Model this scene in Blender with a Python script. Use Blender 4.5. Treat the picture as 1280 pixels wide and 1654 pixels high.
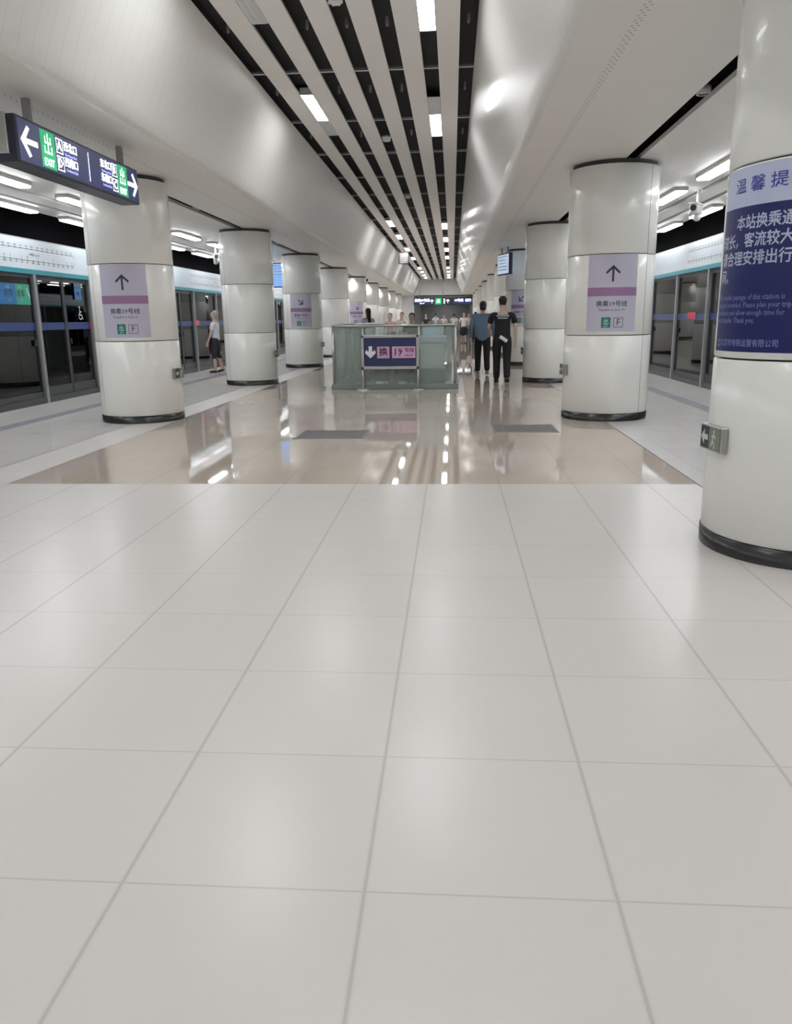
import bpy, bmesh, math, random
from mathutils import Vector, Matrix
random.seed(7)
PI = math.pi
for o in list(bpy.data.objects): bpy.data.objects.remove(o)
SC = bpy.context.scene
COL = SC.collection

# ------------------------------------------------------------------ camera, world, exposure
CAM_F, PITCH, YAW, ROLL, CAM_H = 1265.4, 0.2411, -0.0733, 0.0144, 1.337
cd = bpy.data.cameras.new('camera'); cam = bpy.data.objects.new('camera', cd); COL.objects.link(cam)
cd.sensor_fit = 'VERTICAL'; cd.sensor_height = 36.0; cd.lens = CAM_F / 1654.0 * 36.0
cd.clip_start = 0.05; cd.clip_end = 300
cp, sp, cy_, sy_, cr, sr = (math.cos(PITCH), math.sin(PITCH), math.cos(YAW), math.sin(YAW), math.cos(ROLL), math.sin(ROLL))
fw = Vector((sy_*cp, cy_*cp, -sp)); rt = Vector((cy_, -sy_, 0)); dn = -rt.cross(fw)
r2 = rt*cr + dn*sr; d2 = dn*cr - rt*sr
up = -d2; bk = -fw
cam.matrix_world = Matrix(((r2.x, up.x, bk.x, 0), (r2.y, up.y, bk.y, 0), (r2.z, up.z, bk.z, CAM_H), (0, 0, 0, 1)))
SC.camera = cam
w = bpy.data.worlds.new('world'); SC.world = w; w.use_nodes = True
w.node_tree.nodes['Background'].inputs[0].default_value = (0.6, 0.65, 0.7, 1)
w.node_tree.nodes['Background'].inputs[1].default_value = 0.05
SC.view_settings.view_transform = 'Standard'; SC.view_settings.look = 'None'
SC.view_settings.gamma = 1; SC.view_settings.exposure = 0.0
try: SC.view_settings.use_curve_mapping = False
except Exception: pass
LIGHT_MAIN, LIGHT_SIDE, LIGHT_SPOT = 36.0, 19.0, 12.0

# ------------------------------------------------------------------ layout (metres; y runs along the platform)
CX = -1.17                  # centre line of the hall
LX, RX = -4.40, 2.07        # pillar rows
PY0, PITCHP = 4.65, 6.3     # first pillar, spacing
SOF, TOPZ = 3.20, 4.42      # soffit height, slat height
YB, YE = -9.0, 66.0         # back and far end
PSL, PSR = -7.10, 4.76      # screen door planes
HALF_F, HALF_S = 2.01, 1.43 # half widths at the soffit edge and at the slats
TILE, TX0, TY0 = 0.6, -0.345*0.6, 2.671*0.6

# ------------------------------------------------------------------ materials
MATS = {}
def mat(name, col, rough=0.5, metal=0.0, emit=None, es=0.0, coat=0.0, spec=0.5):
    if name in MATS: return MATS[name]
    m = bpy.data.materials.new(name); m.use_nodes = True
    b = m.node_tree.nodes['Principled BSDF']
    b.inputs['Base Color'].default_value = (*col, 1); b.inputs['Roughness'].default_value = rough
    b.inputs['Metallic'].default_value = metal; b.inputs['Coat Weight'].default_value = coat
    b.inputs['Coat Roughness'].default_value = 0.08; b.inputs['Specular IOR Level'].default_value = spec
    if emit:
        b.inputs['Emission Color'].default_value = (*emit, 1); b.inputs['Emission Strength'].default_value = es
    MATS[name] = m
    return m
def nd(nt, t, **k):
    n = nt.nodes.new(t)
    for a, v in k.items():
        if a.startswith('i'): n.inputs[int(a[1:])].default_value = v
        else: setattr(n, a, v)
    return n
def math_n(nt, op, a, b=None, c=None, clamp=False):
    n = nt.nodes.new('ShaderNodeMath'); n.operation = op; n.use_clamp = clamp
    for i, v in enumerate((a, b, c)):
        if v is None: continue
        if isinstance(v, (int, float)): n.inputs[i].default_value = v
        else: nt.links.new(v, n.inputs[i])
    return n.outputs[0]
def grain(m, scale, amt, col):
    """slight tone variation over the surface"""
    nt = m.node_tree; b = nt.nodes['Principled BSDF']
    tc = nt.nodes.new('ShaderNodeNewGeometry')
    nz = nd(nt, 'ShaderNodeTexNoise'); nz.inputs['Scale'].default_value = scale; nz.inputs['Detail'].default_value = 4
    nt.links.new(tc.outputs['Position'], nz.inputs['Vector'])
    mx = nd(nt, 'ShaderNodeMix', data_type='RGBA')
    mx.inputs[6].default_value = (*[c*(1-amt) for c in col], 1); mx.inputs[7].default_value = (*[min(1, c*(1+amt)) for c in col], 1)
    nt.links.new(nz.outputs[0], mx.inputs[0]); nt.links.new(mx.outputs[2], b.inputs['Base Color'])
def tiled(name, col, rough, joint, soft, spec=0.5, vein=0.03):
    m = mat(name, col, rough, spec=spec)
    nt = m.node_tree; b = nt.nodes['Principled BSDF']
    g = nt.nodes.new('ShaderNodeNewGeometry'); sx = nt.nodes.new('ShaderNodeSeparateXYZ')
    nt.links.new(g.outputs['Position'], sx.inputs[0])
    def dist(s, o):
        v = math_n(nt, 'DIVIDE', math_n(nt, 'SUBTRACT', s, o), TILE)
        f = math_n(nt, 'FRACT', v)
        d = math_n(nt, 'ABSOLUTE', math_n(nt, 'SUBTRACT', f, 0.5))
        return math_n(nt, 'MULTIPLY', math_n(nt, 'SUBTRACT', 0.5, d), TILE), math_n(nt, 'FLOOR', v)
    dx, fx = dist(sx.outputs[0], TX0); dy, fy = dist(sx.outputs[1], TY0)
    def line(d, wd, s):  # 1 on the joint, 0 off
        return math_n(nt, 'SUBTRACT', 1.0, math_n(nt, 'DIVIDE', math_n(nt, 'SUBTRACT', d, wd), s, clamp=True), clamp=True)
    lx = math_n(nt, 'MULTIPLY', line(dx, 0.0035, 0.002), joint); ly = math_n(nt, 'MULTIPLY', line(dy, 0.0022, 0.002), joint*0.75)
    sx2 = math_n(nt, 'MULTIPLY', line(dx, 0.007, 0.005), soft)
    tot = math_n(nt, 'MAXIMUM', math_n(nt, 'MAXIMUM', lx, ly), sx2)
    nz = nd(nt, 'ShaderNodeTexNoise'); nz.inputs['Scale'].default_value = 2.2; nz.inputs['Detail'].default_value = 6
    nt.links.new(g.outputs['Position'], nz.inputs['Vector'])
    cmb = nt.nodes.new('ShaderNodeCombineXYZ'); nt.links.new(fx, cmb.inputs[0]); nt.links.new(fy, cmb.inputs[1])
    wn = nd(nt, 'ShaderNodeTexWhiteNoise'); nt.links.new(cmb.outputs[0], wn.inputs['Vector'])
    val = math_n(nt, 'ADD', math_n(nt, 'MULTIPLY', math_n(nt, 'SUBTRACT', nz.outputs[0], 0.5), vein*2),
                 math_n(nt, 'MULTIPLY', math_n(nt, 'SUBTRACT', wn.outputs[0], 0.5), vein))
    k = math_n(nt, 'MULTIPLY', math_n(nt, 'ADD', 1.0, val), math_n(nt, 'SUBTRACT', 1.0, tot))
    vm = nd(nt, 'ShaderNodeVectorMath', operation='SCALE'); vm.inputs[0].default_value = col
    nt.links.new(k, vm.inputs['Scale']); nt.links.new(vm.outputs[0], b.inputs['Base Color'])
    nt.links.new(math_n(nt, 'MULTIPLY', spec, math_n(nt, 'SUBTRACT', 1.0, math_n(nt, 'MULTIPLY', tot, 2.0), clamp=True)), b.inputs['Specular IOR Level'])
    return m
M_floor = tiled('floor_white_tile', (0.645, 0.612, 0.580), 0.27, 0.24, 0.06, spec=0.45, vein=0.02)
M_tan = tiled('floor_tan_tile', (0.54, 0.46, 0.395), 0.028, 0.20, 0.0, spec=0.4, vein=0.05)
M_side = tiled('floor_platform_tile', (0.64, 0.62, 0.60), 0.16, 0.20, 0.0, vein=0.05)
M_tact = mat('tactile_strip', (0.24, 0.24, 0.27), 0.6)
M_dark = mat('dark_line', (0.10, 0.10, 0.10), 0.6)
M_pillar = mat('pillar_enamel', (0.80, 0.795, 0.755), 0.26, coat=0.25)
M_core = mat('pillar_core', (0.05, 0.05, 0.05), 0.7)
M_skirt = mat('pillar_skirting', (0.025, 0.025, 0.025), 0.25)
M_soffit = mat('soffit_paint', (0.80, 0.775, 0.735), 0.45)
M_vault = mat('vault_panel', (0.80, 0.79, 0.76), 0.34, coat=0.15)
M_slat = mat('ceiling_slat', (0.90, 0.885, 0.86), 0.4)
M_void = mat('ceiling_void', (0.035, 0.036, 0.038), 0.85)
M_black = mat('tunnel_black', (0.004, 0.004, 0.005), 0.9, spec=0.05)
M_bar = mat('crossbar_metal', (0.62, 0.62, 0.62), 0.4, metal=0.1)
M_house = mat('lamp_housing', (0.55, 0.55, 0.55), 0.35)
M_plate = mat('lamp_plate', (0.68, 0.70, 0.72), 0.3)
M_lampM = mat('lamp_lit_main', (0.9, 0.9, 0.9), 0.4, emit=(0.96, 0.98, 1.0), es=LIGHT_MAIN)
M_lampS = mat('lamp_lit_side', (0.9, 0.9, 0.9), 0.4, emit=(0.96, 0.98, 1.0), es=LIGHT_SIDE)
M_steel = mat('brushed_steel', (0.50, 0.50, 0.48), 0.28, metal=0.9)
M_alu = mat('screen_door_frame', (0.36, 0.37, 0.38), 0.35, metal=0.6)
M_alud = mat('screen_door_dark_frame', (0.07, 0.075, 0.08), 0.4, metal=0.3)
M_header = mat('screen_door_header', (0.66, 0.74, 0.80), 0.25, coat=0.3, emit=(0.75, 0.88, 1.0), es=0.04)
M_teal = mat('teal_stripe', (0.03, 0.30, 0.38), 0.35)
M_mapline = mat('map_line', (0.10, 0.14, 0.20), 0.5)
M_mapred = mat('map_red', (0.55, 0.05, 0.08), 0.5)
M_bluetape = mat('blue_glass_tape', (0.025, 0.055, 0.21), 0.35)
M_redtape = mat('red_sticker', (0.70, 0.06, 0.10), 0.4)
M_stblue = mat('blue_notice', (0.015, 0.16, 0.42), 0.3)
M_stgreen = mat('green_notice', (0.03, 0.36, 0.24), 0.3)
M_white = mat('white_lettering', (0.82, 0.82, 0.86), 0.5)
M_ink = mat('dark_lettering', (0.03, 0.025, 0.06), 0.5)
M_inkb = mat('blue_lettering', (0.05, 0.05, 0.30), 0.5)
M_lilac = mat('poster_lilac', (0.50, 0.48, 0.58), 0.35)
M_purple = mat('poster_purple', (0.30, 0.17, 0.31), 0.4)
M_green = mat('poster_green', (0.02, 0.17, 0.13), 0.4)
M_pblue = mat('poster_blue', (0.004, 0.009, 0.10), 0.4)
M_phead = mat('poster_header', (0.46, 0.50, 0.66), 0.35)
M_pmid = mat('poster_small_text', (0.20, 0.24, 0.52), 0.4)
M_sign = mat('sign_navy', (0.018, 0.025, 0.09), 0.3, emit=(0.03, 0.045, 0.16), es=0.35)
M_signbox = mat('sign_casing', (0.02, 0.022, 0.04), 0.4)
M_signw = mat('sign_lit_white', (0.9, 0.9, 0.9), 0.4, emit=(0.92, 0.95, 1.0), es=1.3)
M_signl = mat('sign_lit_lavender', (0.6, 0.62, 0.9), 0.4, emit=(0.55, 0.58, 0.95), es=0.8)
M_signg = mat('sign_lit_green', (0.02, 0.4, 0.15), 0.4, emit=(0.01, 0.32, 0.12), es=0.9)
M_post = mat('sign_post', (0.30, 0.30, 0.30), 0.4, metal=0.4)
M_pink = mat('sign_pink', (0.62, 0.36, 0.56), 0.4)
M_navy = mat('board_navy', (0.025, 0.035, 0.11), 0.3)
M_cab = mat('pale_cabinet', (0.90, 0.92, 0.91), 0.4)
M_cabtop = mat('cabinet_blue_top', (0.66, 0.76, 0.90), 0.35)
M_photo = mat('photoluminescent', (0.20, 0.22, 0.17), 0.5)
M_rubber = mat('black_rubber', (0.015, 0.015, 0.015), 0.5)
M_step = mat('escalator_step', (0.16, 0.16, 0.17), 0.45, metal=0.5)
M_grate = mat('floor_grate', (0.22, 0.21, 0.21), 0.45, metal=0.3)
M_cctv = mat('camera_white', (0.75, 0.75, 0.74), 0.3)
M_screen = mat('screen_blue', (0.05, 0.15, 0.4), 0.3, emit=(0.25, 0.45, 0.85), es=0.9)
M_screenw = mat('screen_pale', (0.3, 0.4, 0.5), 0.3, emit=(0.45, 0.58, 0.78), es=0.7)
M_hall = mat('far_hall_grey', (0.30, 0.30, 0.31), 0.6)
M_endw = mat('end_wall', (0.72, 0.71, 0.70), 0.45)
M_track = mat('track_wall', (0.16, 0.18, 0.17), 0.7)
M_trainb = mat('track_dark_panel', (0.03, 0.035, 0.035), 0.6)
for mm, s, a in ((M_soffit, 0.8, 0.04), (M_pillar, 1.2, 0.02), (M_track, 1.5, 0.25), (M_hall, 0.7, 0.2)):
    c = tuple(mm.node_tree.nodes['Principled BSDF'].inputs['Base Color'].default_value)[:3]; grain(mm, s, a, c)

def glass(name, tint, refl=1.0, ior=1.5, film=None):
    m = bpy.data.materials.new(name); m.use_nodes = True; nt = m.node_tree; nt.nodes.clear()
    out = nt.nodes.new('ShaderNodeOutputMaterial'); mix = nt.nodes.new('ShaderNodeMixShader')
    tr = nt.nodes.new('ShaderNodeBsdfTransparent'); tr.inputs[0].default_value = (*tint, 1)
    gl = nt.nodes.new('ShaderNodeBsdfGlossy'); gl.inputs['Roughness'].default_value = 0.02
    gl.inputs[0].default_value = (refl, refl, refl, 1)
    fr = nt.nodes.new('ShaderNodeFresnel'); fr.inputs[0].default_value = ior
    nt.links.new(fr.outputs[0], mix.inputs[0]); nt.links.new(tr.outputs[0], mix.inputs[1]); nt.links.new(gl.outputs[0], mix.inputs[2])
    last = mix.outputs[0]
    if film:
        m2 = nt.nodes.new('ShaderNodeMixShader'); df = nt.nodes.new('ShaderNodeBsdfDiffuse'); df.inputs[0].default_value = (*film[1], 1)
        m2.inputs[0].default_value = film[0]; nt.links.new(last, m2.inputs[1]); nt.links.new(df.outputs[0], m2.inputs[2]); last = m2.outputs[0]
    nt.links.new(last, out.inputs[0]); MATS[name] = m
    return m
M_glass = glass('screen_glass', (0.52, 0.58, 0.57), 0.8)
M_bglass = glass('balustrade_glass', (0.86, 0.91, 0.89), 0.8, 1.42, (0.27, (0.60, 0.68, 0.65)))

# vault panels: fine seams across the hall every 0.2 m
def seam_vault():
    nt = M_vault.node_tree; b = nt.nodes['Principled BSDF']
    g = nt.nodes.new('ShaderNodeNewGeometry'); sx = nt.nodes.new('ShaderNodeSeparateXYZ'); nt.links.new(g.outputs['Position'], sx.inputs[0])
    f = math_n(nt, 'FRACT', math_n(nt, 'DIVIDE', sx.outputs[1], 0.2))
    d = math_n(nt, 'ABSOLUTE', math_n(nt, 'SUBTRACT', f, 0.5))
    l = math_n(nt, 'GREATER_THAN', d, 0.482)
    vm = nd(nt, 'ShaderNodeVectorMath', operation='SCALE'); vm.inputs[0].default_value = (0.80, 0.79, 0.76)
    nt.links.new(math_n(nt, 'SUBTRACT', 1.0, math_n(nt, 'MULTIPLY', l, 0.13)), vm.inputs['Scale']); nt.links.new(vm.outputs[0], b.inputs['Base Color'])
seam_vault()
# perforations in the soffit: two staggered rows of dots
def perf_soffit():
    nt = M_soffit.node_tree; b = nt.nodes['Principled BSDF']
    src = b.inputs['Base Color'].links[0].from_socket
    g = nt.nodes.new('ShaderNodeNewGeometry'); sx = nt.nodes.new('ShaderNodeSeparateXYZ'); nt.links.new(g.outputs['Position'], sx.inputs[0])
    tot = None
    for cx in (-3.73, 1.20):
        for dxo, ph in ((-0.022, 0.0), (0.0, 0.5), (0.022, 0.0)):
            dx = math_n(nt, 'SUBTRACT', sx.outputs[0], cx+dxo)
            f = math_n(nt, 'FRACT', math_n(nt, 'ADD', math_n(nt, 'DIVIDE', sx.outputs[1], 0.09), ph))
            dy = math_n(nt, 'MULTIPLY', math_n(nt, 'SUBTRACT', f, 0.5), 0.09)
            d = math_n(nt, 'SQRT', math_n(nt, 'ADD', math_n(nt, 'MULTIPLY', dx, dx), math_n(nt, 'MULTIPLY', dy, dy)))
            h = math_n(nt, 'LESS_THAN', d, 0.010)
            tot = h if tot is None else math_n(nt, 'MAXIMUM', tot, h)
    mx = nd(nt, 'ShaderNodeMix', data_type='RGBA'); nt.links.new(math_n(nt, 'MULTIPLY', tot, 0.6), mx.inputs[0])
    nt.links.new(src, mx.inputs[6]); mx.inputs[7].default_value = (0.12, 0.11, 0.10, 1)
    nt.links.new(mx.outputs[2], b.inputs['Base Color'])
perf_soffit()

# ------------------------------------------------------------------ mesh helpers
class MB:
    def __init__(s): s.v = []; s.f = []; s.mi = []; s.sm = []
    def add(s, vs, fs, mi=0, smooth=False):
        b = len(s.v); s.v += [tuple(v) for v in vs]; s.f += [tuple(b+i for i in f) for f in fs]
        s.mi += [mi]*len(fs); s.sm += [smooth]*len(fs); return s
    def box(s, x0, x1, y0, y1, z0, z1, mi=0):
        vs = [(x, y, z) for x in (x0, x1) for y in (y0, y1) for z in (z0, z1)]
        return s.add(vs, [(0,1,3,2), (4,6,7,5), (0,4,5,1), (2,3,7,6), (0,2,6,4), (1,5,7,3)], mi)
    def bbox(s, x0, x1, y0, y1, z0, z1, b=0.01, mi=0):
        bm = bmesh.new(); bmesh.ops.create_cube(bm, size=1)
        for v in bm.verts: v.co = Vector(((x0+x1)/2+v.co.x*(x1-x0), (y0+y1)/2+v.co.y*(y1-y0), (z0+z1)/2+v.co.z*(z1-z0)))
        bmesh.ops.bevel(bm, geom=bm.edges[:], offset=b, segments=2, affect='EDGES', profile=0.5)
        bm.verts.index_update(); s.add([v.co[:] for v in bm.verts], [[v.index for v in f.verts] for f in bm.faces], mi); bm.free(); return s
    def tube(s, a, b, r, n=10, r1=None, mi=0, caps=True):
        a = Vector(a); b = Vector(b); d = (b-a).normalized(); r1 = r if r1 is None else r1
        u = d.orthogonal().normalized(); w_ = d.cross(u)
        vs = []
        for p, rr in ((a, r), (b, r1)):
            for i in range(n):
                t = 2*PI*i/n; vs.append(p+u*math.cos(t)*rr+w_*math.sin(t)*rr)
        s.add(vs, [(i, (i+1) % n, n+(i+1) % n, n+i) for i in range(n)], mi, True)
        if caps: s.add(vs[:n], [tuple(range(n-1, -1, -1))], mi); s.add(vs[n:], [tuple(range(n))], mi)
        return s
    def lathe(s, prof, c=(0, 0), n=48, mi=0, a0=0.0, a1=2*PI, smooth=True):
        full = abs(a1-a0-2*PI) < 1e-6; m = n if full else n+1
        vs = [(c[0]+r*math.sin(a0+(a1-a0)*i/n), c[1]-r*math.cos(a0+(a1-a0)*i/n), z) for r, z in prof for i in range(m)]
        fs = []
        for j in range(len(prof)-1):
            for i in range(n):
                k = (i+1) % m if full else i+1
                fs.append((j*m+i, j*m+k, (j+1)*m+k, (j+1)*m+i))
        return s.add(vs, fs, mi, smooth)
    def sphere(s, c, r, n=12, mi=0, sq=(1, 1, 1)):
        vs = []; fs = []
        for j in range(n//2+1):
            th = PI*j/(n//2)
            for i in range(n):
                ph = 2*PI*i/n; vs.append((c[0]+r*sq[0]*math.sin(th)*math.cos(ph), c[1]+r*sq[1]*math.sin(th)*math.sin(ph), c[2]+r*sq[2]*math.cos(th)))
        for j in range(n//2):
            for i in range(n): fs.append((j*n+i, (j+1)*n+i, (j+1)*n+(i+1) % n, j*n+(i+1) % n))
        return s.add(vs, fs, mi, True)
    def prism(s, pts, O, U, V, N, depth, mi=0):
        """polygon pts in (u,v) at origin O, extruded along N"""
        O = Vector(O); U = Vector(U); V = Vector(V); N = Vector(N); n = len(pts)
        a = [O+U*p[0]+V*p[1] for p in pts]; b = [q+N*depth for q in a]
        fs = [tuple(range(n)), tuple(range(2*n-1, n-1, -1))]+[(i, i+n, (i+1) % n+n, (i+1) % n) for i in range(n)]
        return s.add(a+b, fs, mi)
    def build(s, name, mats, parent=None, loc=None):
        me = bpy.data.meshes.new(name); me.from_pydata(s.v, [], s.f)
        for m in (mats if isinstance(mats, (list, tuple)) else [mats]): me.materials.append(m)
        me.polygons.foreach_set('material_index', s.mi); me.polygons.foreach_set('use_smooth', s.sm)
        bm = bmesh.new(); bm.from_mesh(me); bmesh.ops.remove_doubles(bm, verts=bm.verts, dist=1e-5)
        bmesh.ops.recalc_face_normals(bm, faces=bm.faces); bm.to_mesh(me); bm.free(); me.update()
        o = bpy.data.objects.new(name, me); COL.objects.link(o)
        if parent is not None: o.parent = parent
        if loc: o.location = loc
        return o
def tag(o, label=None, cat=None, group=None, kind=None):
    if label: o['label'] = label
    if cat: o['category'] = cat
    if group: o['group'] = group
    if kind: o['kind'] = kind
    return o
def thing(name, loc, label, cat, group=None, rz=0):
    o = bpy.data.objects.new(name, None); COL.objects.link(o); o.location = loc; o.rotation_euler = (0, 0, rz)
    o.empty_display_size = 0.1
    return tag(o, label, cat, group)
def struct(o): o['kind'] = 'structure'; return o
def copy_thing(root, loc, label, group=None, rz=None):
    r = root.copy(); COL.objects.link(r); r.location = loc; r['label'] = label
    if rz is not None: r.rotation_euler = (0, 0, rz)
    if group: r['group'] = group
    for ch in list(root.children):
        c = ch.copy(); COL.objects.link(c); c.parent = r
        for g in list(ch.children):
            d = g.copy(); COL.objects.link(d); d.parent = c
    return r
ORD = ['zeroth', 'first', 'second', 'third', 'fourth', 'fifth', 'sixth', 'seventh', 'eighth', 'ninth', 'tenth', 'eleventh', 'twelfth',
       'thirteenth', 'fourteenth', 'fifteenth', 'sixteenth', 'seventeenth', 'eighteenth', 'nineteenth', 'twentieth', 'twenty-first',
       'twenty-second', 'twenty-third', 'twenty-fourth', 'twenty-fifth', 'twenty-sixth', 'twenty-seventh', 'twenty-eighth']

# lettering: glyph outlines laid on a surface given by fn(u, v) -> point
TXT = {}
def glyphs(text, size, bold=0.0, align='CENTER', sx=1.0):
    key = (text, size, bold, align, sx)
    if key not in TXT:
        cu = bpy.data.curves.new('lettering', 'FONT'); cu.body = text; cu.size = size; cu.align_x = align; cu.align_y = 'CENTER'
        cu.resolution_u = 1; cu.offset = bold; cu.fill_mode = 'FRONT'
        ob = bpy.data.objects.new('lettering', cu); COL.objects.link(ob)
        bpy.context.view_layer.update()
        me = bpy.data.meshes.new_from_object(ob.evaluated_get(bpy.context.evaluated_depsgraph_get()))
        TXT[key] = ([(v.co.x*sx, v.co.y) for v in me.vertices], [tuple(p.vertices) for p in me.polygons])
        bpy.data.objects.remove(ob); bpy.data.curves.remove(cu); bpy.data.meshes.remove(me)
    return TXT[key]
def write(mb, fn, text, size, u=0, v=0, bold=0.0, align='CENTER', mi=0, sx=1.0):
    vs, fs = glyphs(text, size, 0.0, align, sx)
    d = bold*0.8
    for du, dv in (((0, 0),) if bold == 0 else ((-d, 0), (d, 0), (0, -d), (0, d))):
        mb.add([fn(u+a+du, v+b+dv) for a, b in vs], fs, mi)
def rect(mb, fn, u0, u1, v0, v1, mi=0, n=1):
    n = max(n, int(abs(u1-u0)/0.025)+1)
    us = [u0+(u1-u0)*i/n for i in range(n+1)]
    vs = [fn(u, v0) for u in us]+[fn(u, v1) for u in us]
    mb.add(vs, [(i, i+1, n+2+i, n+1+i) for i in range(n)], mi)
def frame(mb, fn, u0, u1, v0, v1, t, mi=0, n=1):
    rect(mb, fn, u0, u1, v0, v0+t, mi, n); rect(mb, fn, u0, u1, v1-t, v1, mi, n); rect(mb, fn, u0, u0+t, v0, v1, mi); rect(mb, fn, u1-t, u1, v0, v1, mi)
def poly(mb, fn, pts, mi=0): mb.add([fn(*p) for p in pts], [tuple(range(len(pts)))], mi)
def arrow(mb, fn, u, v, s, ang, mi=0, t=0.16):
    """arrow with open chevron head, pointing along +v when ang = 0"""
    def R(p):
        c, d = math.cos(ang), math.sin(ang); return (u+s*(p[0]*c-p[1]*d), v+s*(p[0]*d+p[1]*c))
    vi = 0.55-t*1.5; ve = vi-(t/2)*(vi-(0.10-t*0.9))/0.40
    poly(mb, fn, [R(p) for p in ((-t/2, ve), (t/2, ve), (0, vi))], mi)
    for i in range(8):
        a_, b_ = -0.5+(ve+0.5)*i/8, -0.5+(ve+0.5)*(i+1)/8
        poly(mb, fn, [R(p) for p in ((-t/2, a_), (t/2, a_), (t/2, b_), (-t/2, b_))], mi)
    for sg in (-1, 1):
        A, B_, C_, D = (0, 0.55), (0, 0.55-t*1.5), (sg*0.40, 0.10-t*0.9), (sg*0.47, 0.10); L = lambda p, q, k: (p[0]+(q[0]-p[0])*k, p[1]+(q[1]-p[1])*k)
        for i in range(6):
            poly(mb, fn, [R(p) for p in (L(A, D, i/6), L(B_, C_, i/6), L(B_, C_, (i+1)/6), L(A, D, (i+1)/6))], mi)
def flat(O, U, V):
    O = Vector(O); U = Vector(U); V = Vector(V)
    return lambda u, v: tuple(O+U*u+V*v)
def exit_glyph(mb, fn, u, v, s, mi):
    """the two stacked combs of the character for exit, as bars"""
    k = s/2
    for r in ((-0.09, 0.09, -0.9, 1.0), (-0.62, 0.62, 0.02, 0.2), (-0.62, -0.44, 0.02, 0.72), (0.44, 0.62, 0.02, 0.72),
              (-0.78, 0.78, -0.9, -0.72), (-0.78, -0.60, -0.9, -0.18), (0.60, 0.78, -0.9, -0.18)):
        rect(mb, fn, u+r[0]*k, u+r[1]*k, v+r[2]*k, v+r[3]*k, mi)

# ------------------------------------------------------------------ floor
WX0, WX1, WY0, WY1 = -2.20, -0.06, 17.6, 24.2     # stairwell opening
TB = TY0+8*TILE                                    # where white tiles meet tan tiles
TL, TR = -3.85, 1.99
def slab(x0, x1, y0, y1, z=0.0, t=0.25): return (x0, x1, y0, y1, z-t, z)
f = MB(); f.box(*slab(-4.33, TR, YB, TB)); f.box(*slab(-4.33, TL, TB, YE)); struct(f.build('floor', M_floor))
f = MB()
f.box(*slab(TL, WX0, TB, YE)); f.box(*slab(WX1, TR, TB, YE)); f.box(*slab(WX0, WX1, TB, WY0)); f.box(*slab(WX0, WX1, WY1, YE))
struct(f.build('floor', M_tan))
f = MB(); f.box(*slab(PSL-0.12, -4.345, YB, YE)); f.box(*slab(TR+0.015, PSR+0.12, YB, YE)); struct(f.build('floor', M_side))
f = MB(); f.box(-4.345, -4.33, YB, YE, -0.25, -0.003); f.box(TR, TR+0.015, YB, YE, -0.25, -0.003); struct(f.build('trim_1', M_dark))
f = MB()
for x in (-6.10, 3.62):
    f.box(x, x+0.24, YB, YE, 0.0005, 0.004)
    for k in range(4): f.box(x+0.035+k*0.05, x+0.055+k*0.05, YB, YE, 0.004, 0.008)
struct(f.build('trim_2', M_tact))

# stairwell shell with the escalator pit
f = MB()
f.box(WX0-0.1, WX0, WY0-1.6, WY1, -4.2, -0.25); f.box(WX1, WX1+0.1, WY0-1.6, WY1, -4.2, -0.25)
f.box(WX0-0.1, WX1+0.1, WY1, WY1+0.1, -4.2, -0.25); f.box(WX0-0.1, WX1+0.1, WY0-1.7, WY0-1.6, -4.2, -0.25)
f.box(WX0-0.1, WX1+0.1, WY0-1.7, WY1+0.1, -4.3, -4.2)
struct(f.build('wall_stairwell', M_endw))

# ------------------------------------------------------------------ ceiling: soffits, vault, slats
SLX0, SLX1 = -4.47, -4.30; SRX0, SRX1 = 2.10, 2.27        # dark slots over the pillar rows
f = MB()
for x0, x1 in ((PSL, -6.66), (-6.56, -6.22), (-6.12, SLX0), (SLX1, CX-HALF_F-0.0)): f.box(x0, x1, YB, YE, SOF, SOF+0.05)
struct(f.build('ceiling', M_soffit))
f = MB()
for x0, x1 in ((CX+HALF_F, SRX0), (SRX1, 3.78), (3.88, 4.22), (4.32, PSR)): f.box(x0, x1, YB, YE, SOF, SOF+0.05)
struct(f.build('ceiling', M_soffit))
f = MB()
for x0, x1 in ((PSL, SLX1+0.02), (SRX0-0.02, PSR)): f.box(x0, x1, YB, YE, SOF+0.30, SOF+0.34)
struct(f.build('ceiling', M_void))
prof = [(2.06, 3.205), (2.01, 3.20), (1.965, 3.215), (1.93, 3.25)]
for i in range(1, 11):
    t = i/10; prof.append((1.93-(1.93-HALF_S)*(t**1.12), 3.25+(TOPZ+0.02-3.25)*t))
for sg in (-1, 1):
    f = MB(); n = len(prof)
    vs = [(CX+sg*p[0], y, p[1]) for y in (YB, YE) for p in prof]
    f.add(vs, [(i, i+1, n+i+1, n+i) for i in range(n-1)], 0, True)
    vs = [(CX+sg*(p[0]+0.06), y, p[1]+0.03) for y in (YB, YE) for p in prof]
    f.add(vs, [(i, i+1, n+i+1, n+i) for i in range(n-1)], 0, True)
    struct(f.build('ceiling', M_vault))
f = MB(); f.box(CX-HALF_S-0.08, CX+HALF_S+0.08, YB, YE, 4.56, 4.60)
f.box(CX-HALF_S-0.08, CX-HALF_S-0.04, YB, YE, TOPZ+0.05, 4.6); f.box(CX+HALF_S+0.04, CX+HALF_S+0.08, YB, YE, TOPZ+0.05, 4.6)
struct(f.build('ceiling', M_void))
GAP, SLW = 0.19, 0.255
def gapx(k): return CX-HALF_S+GAP/2+(k-1)*(GAP+SLW)       # centre of dark gap k (1..7)
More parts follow.
